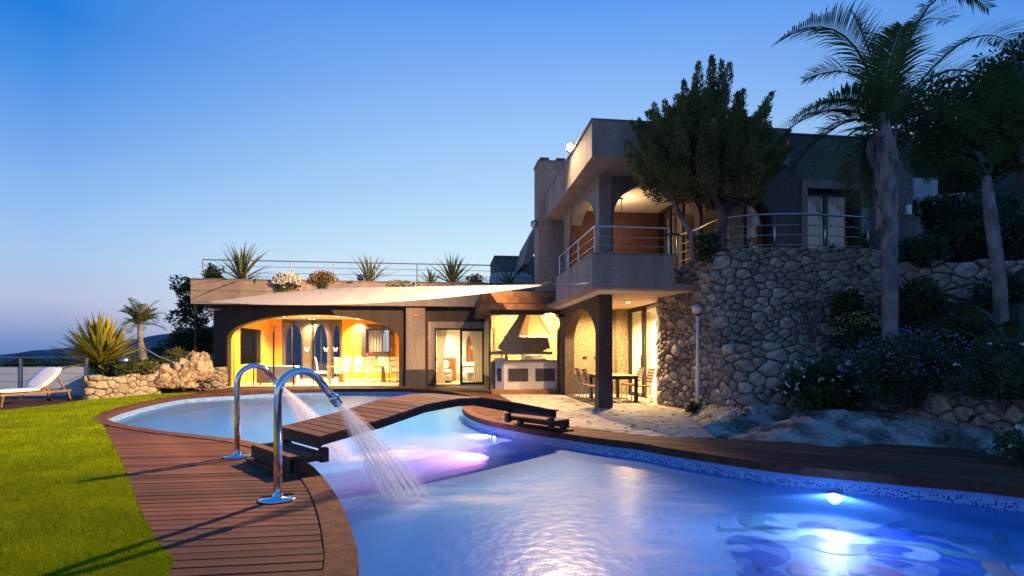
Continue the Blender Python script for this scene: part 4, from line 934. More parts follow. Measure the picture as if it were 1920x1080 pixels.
for k in range(16):
    c = Vector(st[2]).lerp(Vector(st[3]), random.uniform(-.5, 1.2))+Vector((random.gauss(0,.04), random.gauss(0,.04), random.gauss(0,.05)))
    a = Vector((random.gauss(0,1), random.gauss(0,1), random.gauss(0,1))).normalized()*.05; b = a.orthogonal().normalized()*.04; mb.add([c-a, c+b, c+a, c-b], [(0,1,2,3)])
mb.build('blossom', MAT('orchid_petal', (.55,.05,.08), None, 9, .6), orch)
mb = MB()
for k in range(5):
    a = k*1.25; mb.add([(.02*math.cos(a+1.5),.02*math.sin(a+1.5),.14), (.14*math.cos(a),.14*math.sin(a),.2), (.26*math.cos(a),.26*math.sin(a),.15), (.14*math.cos(a+.3),.14*math.sin(a+.3),.19)], [(0,1,2,3)])
mb.build('leaves', l_mid, orch)
sb = thing('sideboard', 'low white sideboard standing behind the left part of the arch', 'sideboard', W(-7.55, 24.95, .03), TH)
MB().cbox(-.85,.85,-.25,.25,.06,.82,.01).build('carcass', m_white, sb); MB().box(-.25,.83,-.262,-.251,.1,.78).build('door', m_clothw, sb); MB().box(-.83,-.27,-.262,-.251,.1,.78).build('door', MAT('mauve_front', (.32,.24,.28), None, 5, .5), sb)
for sx in (-1,1): MB().box(sx*.75-.03, sx*.75+.03, -.03, .03, 0, .06).build('foot', m_frame, sb)
bench = thing('glass_bench', 'low glass coffee bench before the white sideboard', 'bench', W(-6.0, 24.7, .03), TH)
MB().box(-.8,.8,-.2,.2,.33,.345).build('top', g_clear, bench)
for sx in (-1,1): MB().box(sx*.75-.02, sx*.75+.02, -.18, .18, 0, .33).build('leg', m_steel, bench)
# curtains
def curtain(label, a0, a1, z0, z1, d, axis='v', gather=0.0, mat=m_curtain, waves=7, group=None):
    base_ = W((a0+a1)/2, d, z0) if axis == 'v' else W(d, (a0+a1)/2, z0)
    n, m = waves*6, 10; V = []; F = []
    for j in range(m+1):
        t = j/m; z = z0+(z1-z0)*t; g = gather*math.sin(min(1, (1-t)*1.0)*math.pi*.8)
        for i in range(n+1):
            s = i/n; aa = a0+(a1-a0)*(s*(1-g)); off = .045*math.sin(s*waves*2*math.pi+.4*math.sin(t*3))
            V.append(W(aa, d+off, z) if axis == 'v' else W(d+off, aa, z))
    for j in range(m):
        for i in range(n): F.append((j*(n+1)+i, j*(n+1)+i+1, (j+1)*(n+1)+i+1, (j+1)*(n+1)+i))
    o = MB(base_).add(V, F).build('curtain', mat, None, True); o.location = base_; return tag(o, label, 'curtain', group)
curtain('cream curtain at the left side of the bedroom door', DL+.08, DL+.55, .06, 2.45, FAC+.55, gather=.35, waves=4)
curtain('cream curtain gathered at the right side of the bedroom door', DR-.08, DR-.72, .06, 2.45, FAC+.55, gather=.4, waves=5)
curtain('cream curtain in the rectangular window of the dining room', w0+.08, w0+1.0, 1.4, 2.75, RB+.28, gather=.2, waves=5)
curtain('left cream curtain in the arched window of the dining room', a0+.05, a0+.75, .9, 2.6, RB+.28, waves=4); curtain('right cream curtain in the arched window of the dining room', a0+.95, a1-.1, .9, 2.6, RB+.28, waves=5)
curtain('tall cream curtain just inside the kitchen sliding door', 16.55, 17.35, .05, 2.75, KU+.3, 'u', gather=.15, waves=6)
curtain('left curtain behind the rectangular upper window', wa0+.1, wa0+.68, 3.05, 5.5, WV0+.45, waves=5); curtain('right curtain behind the rectangular upper window', wa0+.78, wa1-.1, 3.05, 5.5, WV0+.45, waves=5)
curtain('pale curtain behind the arched upper window', 7.0, 7.95, 3.05, 5.2, WV0+.5, waves=6); curtain('curtain behind the loggia glass door', 15.0, 16.3, 3.1, 5.7, 6.95, 'u', waves=7)
# bedroom furniture
bed = thing('daybed', 'white daybed with pillows seen through the left half of the bedroom door', 'bed', W(-.35, 26.2, .025), TH)
MB().cbox(-.6,.55,-.9,.9,.1,.38,.03).build('base', m_clothw, bed); MB().pbox(-.62,.57,-.92,.92,.36,.62).build('mattress', m_clothw, bed, True); MB().box(-.6,.55,-.88,-.84,.05,.1).build('plinth', m_frame, bed)
for k, (x, y, r) in enumerate(((-.35,.55,.2), (.1,.6,-.15))):
    p = MB().pbox(-.3,.3,-.12,.12,-.22,.22).build('pillow', m_clothw, bed, True); p.location = (x, y, .82); p.rotation_euler = (-.5, r, r)
MB().box(-.7,.75,.95,1.05,0,1.15).build('headboard', m_wood_in, bed); MB().box(.05,.5,.93,.95,.7,1.0).build('headboard_panel', m_wood_lt, bed)
sofa = thing('sofa', 'white sofa at the back of the bedroom under the arched door', 'sofa', W(1.35, 27.2, .025), TH)
MB().pbox(-.75,.75,-.4,.4,.1,.5).build('seat', m_clothw, sofa, True); MB().pbox(-.75,.75,.2,.5,.3,.95).build('backrest', m_clothw, sofa, True)
ot = thing('ottoman', 'white upholstered ottoman behind the right pane of the bedroom door', 'ottoman', W(1.2, 24.7, .025), TH)
MB().pbox(-.38,.38,-.35,.35,.08,.4).build('base', m_clothw, ot, True); MB().pbox(-.4,.4,-.37,.37,.36,.56).build('cushion', m_clothw, ot, True)
tb = thing('side_table', 'small brown wooden table beside the white ottoman', 'table', W(1.05, 25.5, .025), TH)
MB().box(-.45,.6,-.3,.3,.72,.78).build('tabletop', m_wood_in, tb)
for x in (-.4,.55):
    for y in (-.25,.25): MB().box(x-.04,x+.04,y-.04,y+.04,0,.72).build('leg', m_wood_in, tb)
# barbecue counter things
g = thing('grill', 'stainless barbecue grill with sloping lid on the counter', 'grill', W(3.05, 18.95, 1.172), TH)
MB().add([(-.42,-.25,0),(.42,-.25,0),(.42,.25,0),(-.42,.25,0),(-.38,-.08,.2),(.36,-.08,.2),(.36,.2,.22),(-.38,.2,.22)], [(3,2,1,0),(4,5,6,7),(0,1,5,4),(1,2,6,5),(2,3,7,6),(3,0,4,7)]).build('lid', m_steel, g)
MB().tube([(-.3,-.2,.13),(.3,-.2,.13)], .012, 6).build('handle', m_frame, g); MB().box(.2,.3,-.13,-.11,.15,.18).build('gauge', m_frame, g)
o = MB().lathe([(.045,0),(.05,.12),(.045,.16),(.02,.2),(.018,.28),(.02,.29)], 12).build('bottle', MAT('pump_glass', (.3,.2,.1), None, 9, .2), None, True); o.location = W(2.05, 18.75, 1.172); tag(o, 'small bottle by the gas pipe on the barbecue counter', 'bottle')
o = MB().lathe([(.05,0),(.055,.09),(.05,.1)], 12).build('jar', m_white, None, True); o.location = W(2.62, 18.65, 1.172); tag(o, 'small white jar left of the grill on the counter', 'jar')
o = MB().cbox(-.2,.2,-.12,.12,0,.07,.012).build('tray', m_steel, None); o.location = W(1.82, 18.7, 1.172); o.rotation_euler = (0,0,TH); tag(o, 'flat metal tray at the left end of the barbecue counter', 'tray')
o = MB().lathe([(.04,0),(.042,.2),(.015,.26),(.015,.32)], 12).build('bottle', MAT('clear_bottle', (.7,.75,.7), None, 9, .15), None, True); o.location = W(7.5, 16.4, .952); tag(o, 'glass bottle on the worktop inside the kitchen door', 'bottle')
# porch table and chairs
pt = thing('porch_table', 'rectangular wooden table behind the porch pillar', 'table', W(4.95, 15.7, .0), TH)
MB().cbox(-.5,.5,-.9,.9,.73,.77,.01).build('tabletop', m_wood_lt, pt); MB().box(-.48,.48,-.88,.88,.66,.728).build('apron', m_frame, pt)
for x in (-.44,.44):
    for y in (-.84,.84): MB().box(x-.045,x+.045,y-.045,y+.045,0,.66).build('leg', m_frame, pt)
def porch_chair():
    t = thing('porch_chair', '', 'chair', group='chairs round the porch table'); mw = MAT('teak_strap', (.24,.085,.03), (.16,.055,.02), 10, .6)
    MB().box(-.22,.22,-.22,.22,.43,.46).build('seat', mw, t)
    for k in range(5):
        z = .54+k*.085; y = .22+.02+.05*k*.6; MB().box(-.21,.21,y,y+.018,z,z+.07).build('back_slat', mw, t)
    for sx in (-1,1):
        MB().tube([(sx*.22,-.2,0),(sx*.22,-.2,.43)], .014, 6).build('leg', m_steel, t); MB().tube([(sx*.22,.24,0),(sx*.22,.22,.43),(sx*.22,.36,.97)], .014, 6).build('leg', m_steel, t)
    return t
pc = porch_chair()
for i, (u, v, a, lab) in enumerate(((4.28,15.15,math.pi/2,'brown slatted porch chair nearest the arch, closer to the pool'), (4.28,15.95,math.pi/2,'brown slatted porch chair nearest the arch, farther from the pool'),
        (5.65,15.2,-math.pi/2,'red-brown chair on the kitchen side of the porch table, nearer one'), (5.65,16.1,-math.pi/2,'red-brown chair on the kitchen side of the porch table, farther one'))):
    o = pc if i == 0 else copy_tree(pc); o.location = W(u, v, .002); o.rotation_euler = (0,0,TH+a); o['label'] = lab
# roof terrace sofa
rs = thing('rooftop_sofa', 'beige outdoor sofa on the roof terrace behind the railing', 'sofa', W(2.9, 24.6, 3.9), TH)
MB().pbox(-1.0,1.1,-.4,.4,.15,.75).build('seat', m_sail, rs, True); MB().pbox(-1.0,1.1,.25,.6,.5,1.35).build('backrest', m_sail, rs, True); MB().box(-.95,1.05,-.35,.5,0,.15).build('base', m_wood_lt, rs)
gl = thing('globe_light', 'round unlit globe light among the roof plants', 'lamp', W(onv(675,0,23.5)[0], 23.6, 4.0), 0)
MB().lathe([(.03,0),(.03,.5),(.06,.52)], 10).build('stem', m_steel, gl); MB().lathe([(.05,.52),(.12,.58),(.15,.68),(.12,.78),(.001,.83)], 14).build('globe', m_steel, gl, True)

# sun lounger
def lounger(loc, rz, label):
    t = thing('sun_lounger', label, 'sun lounger', loc, rz)
    for sx in (-1,1): MB().cbox(sx*.33-.025, sx*.33+.025, -1.0, 1.0, .28, .34, .006).build('side_rail', m_wood_lt, t)
    for y in (-.98,.0,.98): MB().box(-.305,.305,y-.02,y+.02,.285,.33).build('cross_bar', m_wood_lt, t)
    for sx in (-1,1):
        MB().bar((sx*.33,-.92,.28), (sx*.34,-.99,0), .05, .04).build('leg', m_wood_lt, t); l = MB().bar((sx*.33,.9,.28), (sx*.34,.97,.03), .05, .04).build('leg', m_wood_lt, t)
        MB().tube([(sx*.30,.97,.04),(sx*.38,.97,.04)], .04, 12).build('wheel', m_black, l)
    MB().pbox(-.36,.36,-1.02,.22,.34,.44).build('mattress', m_clothw, t, True)
    b = MB().pbox(-.36,.36,0,.92,0,.1).build('backrest_cushion', m_clothw, t, True); b.location = (0,.16,.35); b.rotation_euler = (R(42),0,0)
    f = MB().box(-.3,.3,.0,.85,-.03,.0).build('backrest_frame', m_wood_lt, t); f.location = (0,.16,.35); f.rotation_euler = (R(42),0,0)
    MB().bar((-.28,.62,.74), (-.28,.85,.33), .03, .03).build('strut', m_wood_lt, t); MB().bar((.28,.62,.74), (.28,.85,.33), .03, .03).build('strut', m_wood_lt, t)
    return t
lounger((-13.55,14.9,.0), R(-6), 'white cushioned sun lounger with raised back beside the glass fence')

# ================================================================== stone walls
def voronoi_cells(L, z0f, z1f, size, asp=1.38, seed=1):
    r = random.Random(seed); pts = []; zmin, zmax = min(z0f(0), z0f(L), z0f(L/2)), max(z1f(s) for s in np.linspace(0, L, 30))
    tries = int(L*(zmax-zmin)/size**2*40); cell = {}
    for _ in range(tries):
        s = r.uniform(0, L); z = r.uniform(zmin, zmax)
        if not (z0f(s)-.02 < z < z1f(s)+.02): continue
        rad = size*r.choice((.5,.62,.8,.8,1.0,1.0,1.3)); ok = True; ci, cj = int(s/size), int(z/size)
        for a in range(ci-2, ci+3):
            for b in range(cj-2, cj+3):
                for q in cell.get((a, b), ()):
                    if ((q[0]-s)/asp)**2+(q[1]-z)**2 < ((q[2]+rad)*.5)**2: ok = False; break
                if not ok: break
            if not ok: break
        if ok: cell.setdefault((ci, cj), []).append((s, z, rad)); pts.append((s, z, rad))
    out = []
    for i, p in enumerate(pts):
        poly = [(p[0]-size*1.3, p[1]-size*1.1), (p[0]+size*1.3, p[1]-size*1.1), (p[0]+size*1.3, p[1]+size*1.1), (p[0]-size*1.3, p[1]+size*1.1)]
        nb = [q for q in pts if q is not p and abs(q[0]-p[0]) < size*3.2 and abs(q[1]-p[1]) < size*2.8]
        planes = []
        for q in nb:
            nx, nz = (q[0]-p[0])/asp**2, q[1]-p[1]; d2 = ((q[0]-p[0])/asp)**2+(q[1]-p[1])**2; w = .5+(p[2]**2-q[2]**2)/(2*d2)*.45
            planes.append((nx, nz, nx*(p[0]+(q[0]-p[0])*w)+nz*(p[1]+(q[1]-p[1])*w)))
        jit = r.uniform(-.05, .03)
        planes += [(-1, 0, 0), (1, 0, L), (0, -1, -z0f(p[0])), (0, 1, z1f(p[0])+jit)]
        for nx, nz, c in planes:
            np_ = []
            for k in range(len(poly)):
                a, b = poly[k], poly[(k+1) % len(poly)]; da, db = nx*a[0]+nz*a[1]-c, nx*b[0]+nz*b[1]-c
                if da <= 0: np_.append(a)
                if (da < 0) != (db < 0) and da != db: t = da/(da-db); np_.append((a[0]+(b[0]-a[0])*t, a[1]+(b[1]-a[1])*t))
            poly = np_
            if len(poly) < 3: break
        if len(poly) >= 3 and abs(area(poly)) > size*size*.12: out.append(poly)
    return out
def stone_wall(name, label, path, z0f, z1f, size, mat, seed, bulge=.075, cap=295, group=None, thick=.35, step=.12):
    P = np.array(smooth_loop(path, step, closed=False)); seg = np.linalg.norm(np.diff(P, axis=0), axis=1); S = np.concatenate([[0], np.cumsum(seg)]); L = S[-1]
    T = np.gradient(P, axis=0); T /= np.linalg.norm(T, axis=1)[:, None]; Nn = np.stack([T[:, 1], -T[:, 0]], 1)
    def pos(s, z, d):
        x = np.interp(s, S, P[:, 0])+np.interp(s, S, Nn[:, 0])*d; y = np.interp(s, S, P[:, 1])+np.interp(s, S, Nn[:, 1])*d; return (float(x), float(y), z)
    mid = pos(L/2, z0f(L/2), 0); t = thing(name, label, 'stone wall', mid, 0, group)
    core = MB(mid); k = len(P); Q = [pos(s, z, d) for z_, d in ((0, -thick), (0, .0), (1, .0), (1, -thick)) for s in S for z in [(z0f(s)-.15) if z_ == 0 else z1f(s)-.06]]
    fs = []
    for r_ in range(4):
        for i in range(k-1): fs.append((r_*k+i, r_*k+i+1, ((r_+1) % 4)*k+i+1, ((r_+1) % 4)*k+i))
    fs += [(0, k, 2*k, 3*k), (k-1, 4*k-1, 3*k-1, 2*k-1)]
    core.add(Q, fs).build('mortar_core', m_mortar, t)
    cells = voronoi_cells(L, z0f, z1f, size, seed=seed); rr = random.Random(seed+5); cells.sort(key=lambda c: -abs(area(c))); rest = MB(mid)
    for ci, poly in enumerate(cells):
        if area(poly) < 0: poly = poly[::-1]
        c = np.mean(poly, axis=0); q = []
        for i in range(len(poly)):                      # round the corners
            a, b = np.array(poly[i]), np.array(poly[(i+1) % len(poly)])
            if np.linalg.norm(b-a) < .012: continue
            q += [a*.88+b*.12, a*.12+b*.88]
        if len(q) < 6: continue
        if len(q) > 12: q = [q[int(i*len(q)/12)] for i in range(12)]
        q = np.array(q); rad = np.linalg.norm(q-c, axis=1).mean(); q = c+(q-c)*(1-.011/max(rad, .03)); m = len(q)
        q = q+np.array([[rr.gauss(0, .010), rr.gauss(0, .009)] for _ in range(m)])
        bl = bulge*rr.uniform(.5, 1.15)*min(1.3, rad/(size*.5)); bl = min(bl, .5*rad); tx, tz = rr.uniform(-.35, .35), rr.uniform(-.3, .3); off = np.array([rr.uniform(-.2,.2), rr.uniform(-.15,.25)])*rad
        def dep(p, base): return base+(p[0]-c[0])*tx*.5+(p[1]-c[1])*tz*.5
        vs = [pos(p[0], p[1], -.06) for p in q]+[pos(p[0], p[1], dep(p, bl*.42)+rr.uniform(-.006,.006)) for p in q]
        in2 = c+(q-c)*.78+off*.25; vs += [pos(p[0], p[1], dep(p, bl*.86)+rr.uniform(-.008,.008)) for p in in2]
        in3 = c+(q[::2]-c)*.3+off*.5; m3 = len(in3); vs += [pos(p[0], p[1], dep(p, bl)+rr.uniform(-.006,.006)) for p in in3]
        fs = []
        for b_ in (0, m):
            for i in range(m): fs.append((b_+i, b_+(i+1) % m, b_+m+(i+1) % m, b_+m+i))
        for i in range(m):
            j3 = (i//2) % m3; k3 = (((i+1) % m)//2) % m3
            fs.append((2*m+i, 2*m+(i+1) % m, 3*m+k3, 3*m+j3) if j3 != k3 else (2*m+i, 2*m+(i+1) % m, 3*m+j3))
        fs.append(tuple(3*m+i for i in range(m3)))
        if ci < cap:
            cp_ = pos(c[0], c[1], 0); o = MB(cp_).add(vs, fs).build('stone', mat, t, True); o.location = Vector(cp_)-Vector(mid)
        else: rest.add(vs, fs)
    if rest.v: tag(rest.build('small_stones', mat, t, True), kind='stuff')
    return t, pos, L
# retaining wall below the upper wing
SW = [(4.22,15.35), (4.08,14.6), (4.28,13.9), (4.5,13.25), (4.58,12.6), (4.78,12.05), (5.45,11.78), (6.4,11.72), (7.6,11.9), (8.6,12.15)]
def z1w(s): return float(np.interp(s, [0, .75, .95, 1.2, 2.4, 3.5, 30], [2.94, 2.94, 3.1, 3.66, 3.72, 3.76, 3.72]))
_, wpos, WL = stone_wall('retaining_wall', 'tall curved rubble stone retaining wall below the upper terrace railing', SW, lambda s: -.02 if s < 3 else .1, z1w, .19, m_stone, 11)
LW = [(4.62,12.35), (4.72,11.5), (5.0,11.05), (5.55,10.88), (6.15,11.0), (6.55,11.4), (6.7,11.85)]
stone_wall('tier_wall', 'lower rounded stone tier in front of the tall retaining wall', LW, lambda s: .12, lambda s: float(np.interp(s, [0,.5,1,2,3.6], [1.35,1.55,1.62,1.64,1.6])), .235, m_stone, 12)
RW = [(6.75,11.2), (7.1,10.5), (7.25,9.6), (7.35,8.7), (7.5,7.8), (7.75,6.8), (8.2,6.0)]
stone_wall('garden_wall', 'low dry stone wall along the right-hand deck and rock', RW, lambda s: float(np.interp(s, [0,1,2.5,6], [.3,.3,.1,-.05])), lambda s: float(np.interp(s, [0,1.5,6], [.78,.78,.66])), .26, m_stone, 13, bulge=.11)
FW = [(8.5,13.0), (9.4,12.7), (10.6,12.4), (12.4,12.2), (14.5,12.0)]
stone_wall('upper_garden_wall', 'shadowed stone wall on the slope behind the palm trunk', FW, lambda s: 1.7, lambda s: 3.62-.02*s, .30, m_stone, 14)
PWl = [G(161,752), G(163,748.5), G(205,748), G(262,741.5), G(300,738.5)]
pl, ppos, PL = stone_wall('planter_wall', 'sunlit-looking pale rubble planter wall beside the glass fence', [(-13.75,17.3), G(161,749.5), G(205,746.5), G(262,741), G(300,738)], lambda s: -.06, lambda s: .72, .21, m_stone_y, 15, step=.06)
pl['label'] = 'pale rubble stone planter wall lit warm beside the glass fence'
stone_wall('stone_pier', 'small stone pier between boulder and long wing', [W(-9.92,23.3)[:2], W(-9.92,22.4)[:2], W(-9.1,22.35)[:2], W(-9.05,23.25)[:2]], lambda s: -.06, lambda s: .9, .2, m_stone, 16, step=.05)
# fill of the retaining walls and planters (earth)
def zfill(x, y):
    return 0
fill = MB(); fill.poly([(4.7,12.75), (4.95,12.2), (5.5,12.0), (6.4,11.95), (7.6,12.12), (8.6,12.4), (12.2,13.1), (12.0,14.2), (4.9,13.4)], None, 3.60); tag(fill.build('terrace_bed', m_earth), kind='structure')
tag(MB().poly([(4.8,12.3), (4.95,11.5), (5.6,11.15), (6.1,11.25), (6.45,11.6), (6.5,12.0), (5.2,12.2)], None, 1.5).build('tier_bed', m_earth), kind='structure')
tag(MB().poly([(-14.0,17.4), (-13.25,16.55), (-12.98,16.95), (-12.85,18.0), (-12.6,18.75), (-12.5,19.6), (-13.0,21.3), (-13.6,23), (-13.9,24), (-15.5,21)], -.06, .62).build('planter_bed', m_earth), kind='structure')
# planted slope right of the retaining wall
X, Y = np.meshgrid(np.linspace(6.6, 26, 70), np.linspace(5.5, 34, 90))
dw = np.interp(Y, [5.5, 6.8, 8.7, 10.5, 11.2, 40], [8.35, 7.75, 7.4, 7.15, 6.9, 6.6])
Z = .55+np.clip(X-dw-.1, 0, 3)*.52+np.clip(X-dw-3, 0, 30)*.55+np.clip(Y-10, 0, 30)*.12+fbm(X, Y, 1.1, 4, 9)*.13
Z = np.where((Y > 12.15) & (X < 8.8), np.minimum(Z, 1.4), Z); Z = np.where((Y > 12.3) & (X < 12.2), np.minimum(Z, 2.6), Z); Z = np.where(X < dw+.05, -.2, Z); Z = np.where((Y > 13.0) & (X < 9.6), -.2, Z)
tag(quadgrid('planted_slope', X, Y, Z, m_earth), kind='structure')
def slope_z(x, y):
    dwx = float(np.interp(y, [5.5, 6.8, 8.7, 10.5, 11.2, 40], [8.35, 7.75, 7.4, 7.15, 6.9, 6.6])); return .55+min(max(x-dwx-.1, 0), 3)*.52+max(x-dwx-3, 0)*.55+max(y-10, 0)*.12
# bedrock outcrop
fr = smooth_loop([G(1284,766), G(1296,780), G(1318,800), G(1345,822), G(1400,825), G(1480,829), G(1560,839.5), G(1660,833.5), G(1800,841.5), G(1880,857.5), G(1920,874), (7.7,5.8)], .12, closed=False)
bk = smooth_loop([(4.62,13.3), (4.7,12.4), (4.85,11.6), (5.2,11.1), (5.6,10.98), (6.2,11.1), (6.7,11.3), (7.15,10.6), (7.35,9.6), (7.45,8.7), (7.6,7.8), (7.85,6.8), (8.1,5.9)], .12, closed=False)
na, nb = 320, 110
fa_ = np.array(fr)[np.linspace(0, len(fr)-1, na).round().astype(int)]; ba_ = np.array(bk)[np.linspace(0, len(bk)-1, na).round().astype(int)]
t = np.linspace(0, 1, nb)[:, None]; X = fa_[:, 0]*(1-t)+ba_[:, 0]*t; Y = fa_[:, 1]*(1-t)+ba_[:, 1]*t
h = np.interp(np.linspace(0, 1, na), [0,.15,.3,.42,.5,.62,.8,1], [.1,.26,.36,.30,.42,.34,.2,.1])
prof = 1-(1-np.clip(t*1.5, 0, 1))**2.2
nz_ = np.array([[noise.ridged_multi_fractal(Vector((x*.8, y*1.25, 3.1)), .9, 2.1, 7, 1.0, 2.0) for x, y in zip(xr_, yr_)] for xr_, yr_ in zip(X, Y)])
nf_ = np.array([[noise.fractal(Vector((x*3.1, y*4.2, 7.7)), .7, 2.2, 6) for x, y in zip(xr_, yr_)] for xr_, yr_ in zip(X, Y)])
def crack(x, y, f):
    w_ = Vector((x*f+.35*noise.noise(Vector((x*2.2, y*2.2, 1))), y*f*1.5+.35*noise.noise(Vector((x*2.2, y*2.2, 5))), .5)); d_, p_ = noise.voronoi(w_)
    e_ = min(1, max(0, (d_[1]-d_[0])/.16)); tilt = (w_-p_[0]).dot(Vector((noise.cell(p_[0]*7.1), noise.cell(p_[0]*3.3+Vector((9, 2, 4))), 0))); return (noise.cell(p_[0]*5.7)-.5)*.9+tilt*.7-(1-e_*e_*(3-2*e_))*.6
cr1 = np.array([[crack(x, y, 1.15) for x, y in zip(xr_, yr_)] for xr_, yr_ in zip(X, Y)]); cr2 = np.array([[crack(x+31, y, 3.4) for x, y in zip(xr_, yr_)] for xr_, yr_ in zip(X, Y)])
Z = -.06+(h*prof+.04)*np.ones_like(X)+((nz_-1.2)*.03+nf_*.035+cr1*.085+cr2*.028)*np.clip(t*5, .15, 1)
Z = np.where(np.abs(np.linspace(0,1,na)-.40)[None, :]*30 < 1.2, Z-.07, Z); Z[0] = -.06
o = quadgrid('rock_outcrop', X, Y, Z, m_rock); tag(o, 'weathered bedrock outcrop between right-hand deck and stone walls', 'rock')
# limestone boulder by the planter
def boulder(name, label, c, r, seed, mat, sub=5):
    import bmesh
    bm = bmesh.new(); bmesh.ops.create_icosphere(bm, subdivisions=sub, radius=1); rr = np.array([v.co[:] for v in bm.verts])
    d = np.array([1+.30*noise.fractal(Vector(p)*1.3+Vector((seed, 0, 0)), .8, 2.1, 6)-.16*max(0, noise.ridged_multi_fractal(Vector(p)*2.2+Vector((0, seed, 0)), .9, 2.1, 5, 1.0, 2.0)-1.1) for p in rr])
    for v, k in zip(bm.verts, d): v.co = (v.co.x*k*r[0], v.co.y*k*r[1], max(v.co.z*k*r[2], -.12))
    me = bpy.data.meshes.new(name); bm.to_mesh(me); bm.free(); me.materials.append(mat); me.polygons.foreach_set('use_smooth', [True]*len(me.polygons)); o = bpy.data.objects.new(name, me); link(o); o.location = c; return o
b1 = thing('boulder', 'jagged honey-coloured limestone boulder with holes beside the planter wall', 'rock', (-12.1,19.3,0))
for c_, r_, sd in (((.28,.35,.55), (.62,.6,.85), 31), ((-.42,-.3,.32), (.72,.55,.62), 33), ((.62,.5,.62), (.30,.42,.80), 35), ((0,-.1,.3), (.7,.6,.6), 37)):
    o = boulder('rock_body', '', c_, r_, sd, m_lime); o.parent = b1

# white garden walls on the slope
for pts, lab in (((at(1708,350,15.5), at(1752,350,15.5), 3), 'small blue-white garden wall right of the upper wing, far piece'), ((at(1714,372,14.2), at(1800,364,15.5), 3), 'white rendered garden wall rising up the slope behind shrubs')):
    p, q, _ = pts; mb = MB((p.x, p.y, 2)); d = (q-p); d.z = 0; nn = Vector((-d.y, d.x, 0)).normalized()*.12; z0 = 3.2
    zt0, zt1 = p.z+(.22 if 'far' in lab else 0), q.z+(.22 if 'far' in lab else 0.02)
    vs = [p+nn, p-nn, q-nn, q+nn]; mb.add([(a.x, a.y, z0) for a in vs]+[(vs[0].x, vs[0].y, zt0), (vs[1].x, vs[1].y, zt0), (vs[2].x, vs[2].y, zt1), (vs[3].x, vs[3].y, zt1)], [(3,2,1,0),(4,5,6,7),(0,1,5,4),(1,2,6,5),(2,3,7,6),(3,0,4,7)])
    o = mb.build('garden_wall', MAT('grey_white_render', (.42,.43,.42), (.3,.31,.31), 3, .9)); o.location = (p.x, p.y, 2); tag(o, lab, 'wall')  # white render given a darker, greyer tone

# railing on the stone wall
zr = 3.76
S_ = [1.35, 2.2, 3.35, 4.55, 5.75, 6.9]
pts = [Vector(wpos(s, zr, -.14)) for s in np.linspace(1.35, 6.9, 30)]; posts = [Vector(wpos(s, zr-.1, -.14)) for s in S_]
rl = thing('wall_railing', 'brushed steel railing along the top of the stone retaining wall', 'railing', posts[2])
MB(posts[2]).tube([p+Vector((0,0,.74)) for p in pts], .026, 8).build('top_rail', m_steel, rl, True)
for f in (.06, .28, .5): MB(posts[2]).tube([p+Vector((0,0,f)) for p in pts], .010, 6).build('rail', m_steel, rl, True)
for p in posts: MB(posts[2]).tube([p, p+Vector((0,0,.84))], .024, 8).build('post', m_steel, rl, True)
# lamp post in the wall corner
lp = thing('lamp_post', 'slim unlit white lamp post with round head by the stone wall', 'street lamp', (at(1308,762,12.75).x, 12.75, .05))
MB().lathe([(.045,0),(.045,1.05),(.032,1.06),(.032,2.25)], 14).build('pole', m_white, lp, True); MB().tube([(0,0,2.25),(.0,0,2.33)], .045, 12).build('collar', m_frame, lp)
MB().lathe([(.05,2.3),(.11,2.34),(.14,2.42),(.145,2.44)], 18).build('globe', m_cream, lp, True); MB().lathe([(.15,2.44),(.14,2.50),(.09,2.56),(.001,2.59)], 18).build('cap', m_steel, lp, True); MB().bar((0,0,2.3),(.2,0,2.3), .1, .05).build('bracket', m_frame, lp)
# glass fence at far left
fe = thing('glass_fence', 'low fence of steel posts with pale panels behind the sun lounger', 'fence', (-14.6,16.4,0))
g_f = MAT('frosted_panel', (.50,.58,.68), (.46,.54,.64), 2, .15, trans=.2)
fp = [Vector((-13.35,16.75,0)), Vector((-15.05,16.35,0)), Vector((-16.75,15.95,0)), Vector((-18.4,15.6,0))]
o0 = Vector((-14.6,16.4,0))
for p in fp: MB(o0).box(p.x-.03, p.x+.03, p.y-.03, p.y+.03, -.05, 1.25).build('post', m_steel, fe)
MB(o0).tube([p+Vector((0,0,1.27)) for p in fp], .03, 8).build('top_rail', m_steel, fe)
for p, q in zip(fp, fp[1:]):
    d = (q-p).normalized()*.05
    for k in range(4): MB(o0).bar(p+d+Vector((0,0,.21+k*.225)), q-d+Vector((0,0,.21+k*.225)), .012, .215).build('panel', g_f, fe)
    for z in (.98, 1.12): MB(o0).tube([p+d*0+Vector((0,0,z)), q+Vector((0,0,z))], .008, 6).build('rail', m_steel, fe)
bo = thing('bollard_light', 'small domed bollard light on top of the planter', 'lamp', (*(at(232,0,17.6)[:2]), .62))
MB().lathe([(.05,0),(.05,.42),(.11,.44),(.11,.5)], 14).build('stem', m_steel, bo, True); MB().lathe([(.19,.5),(.2,.54),(.16,.64),(.08,.7),(.001,.71)], 18).build('dome', m_steel, bo, True)
hm = MB(); p, q = at(268,652,20), at(326,680,19); hm.tube([p, p.lerp(q,.5)+Vector((0,0,-.05)), q], .03, 6); o = hm.build('hammock_cord', MAT('pink_cord', (.45,.2,.25), (.2,.25,.45), 6, .8)); tag(o, 'pink and blue hammock cord slanting behind the boulder', 'cord')
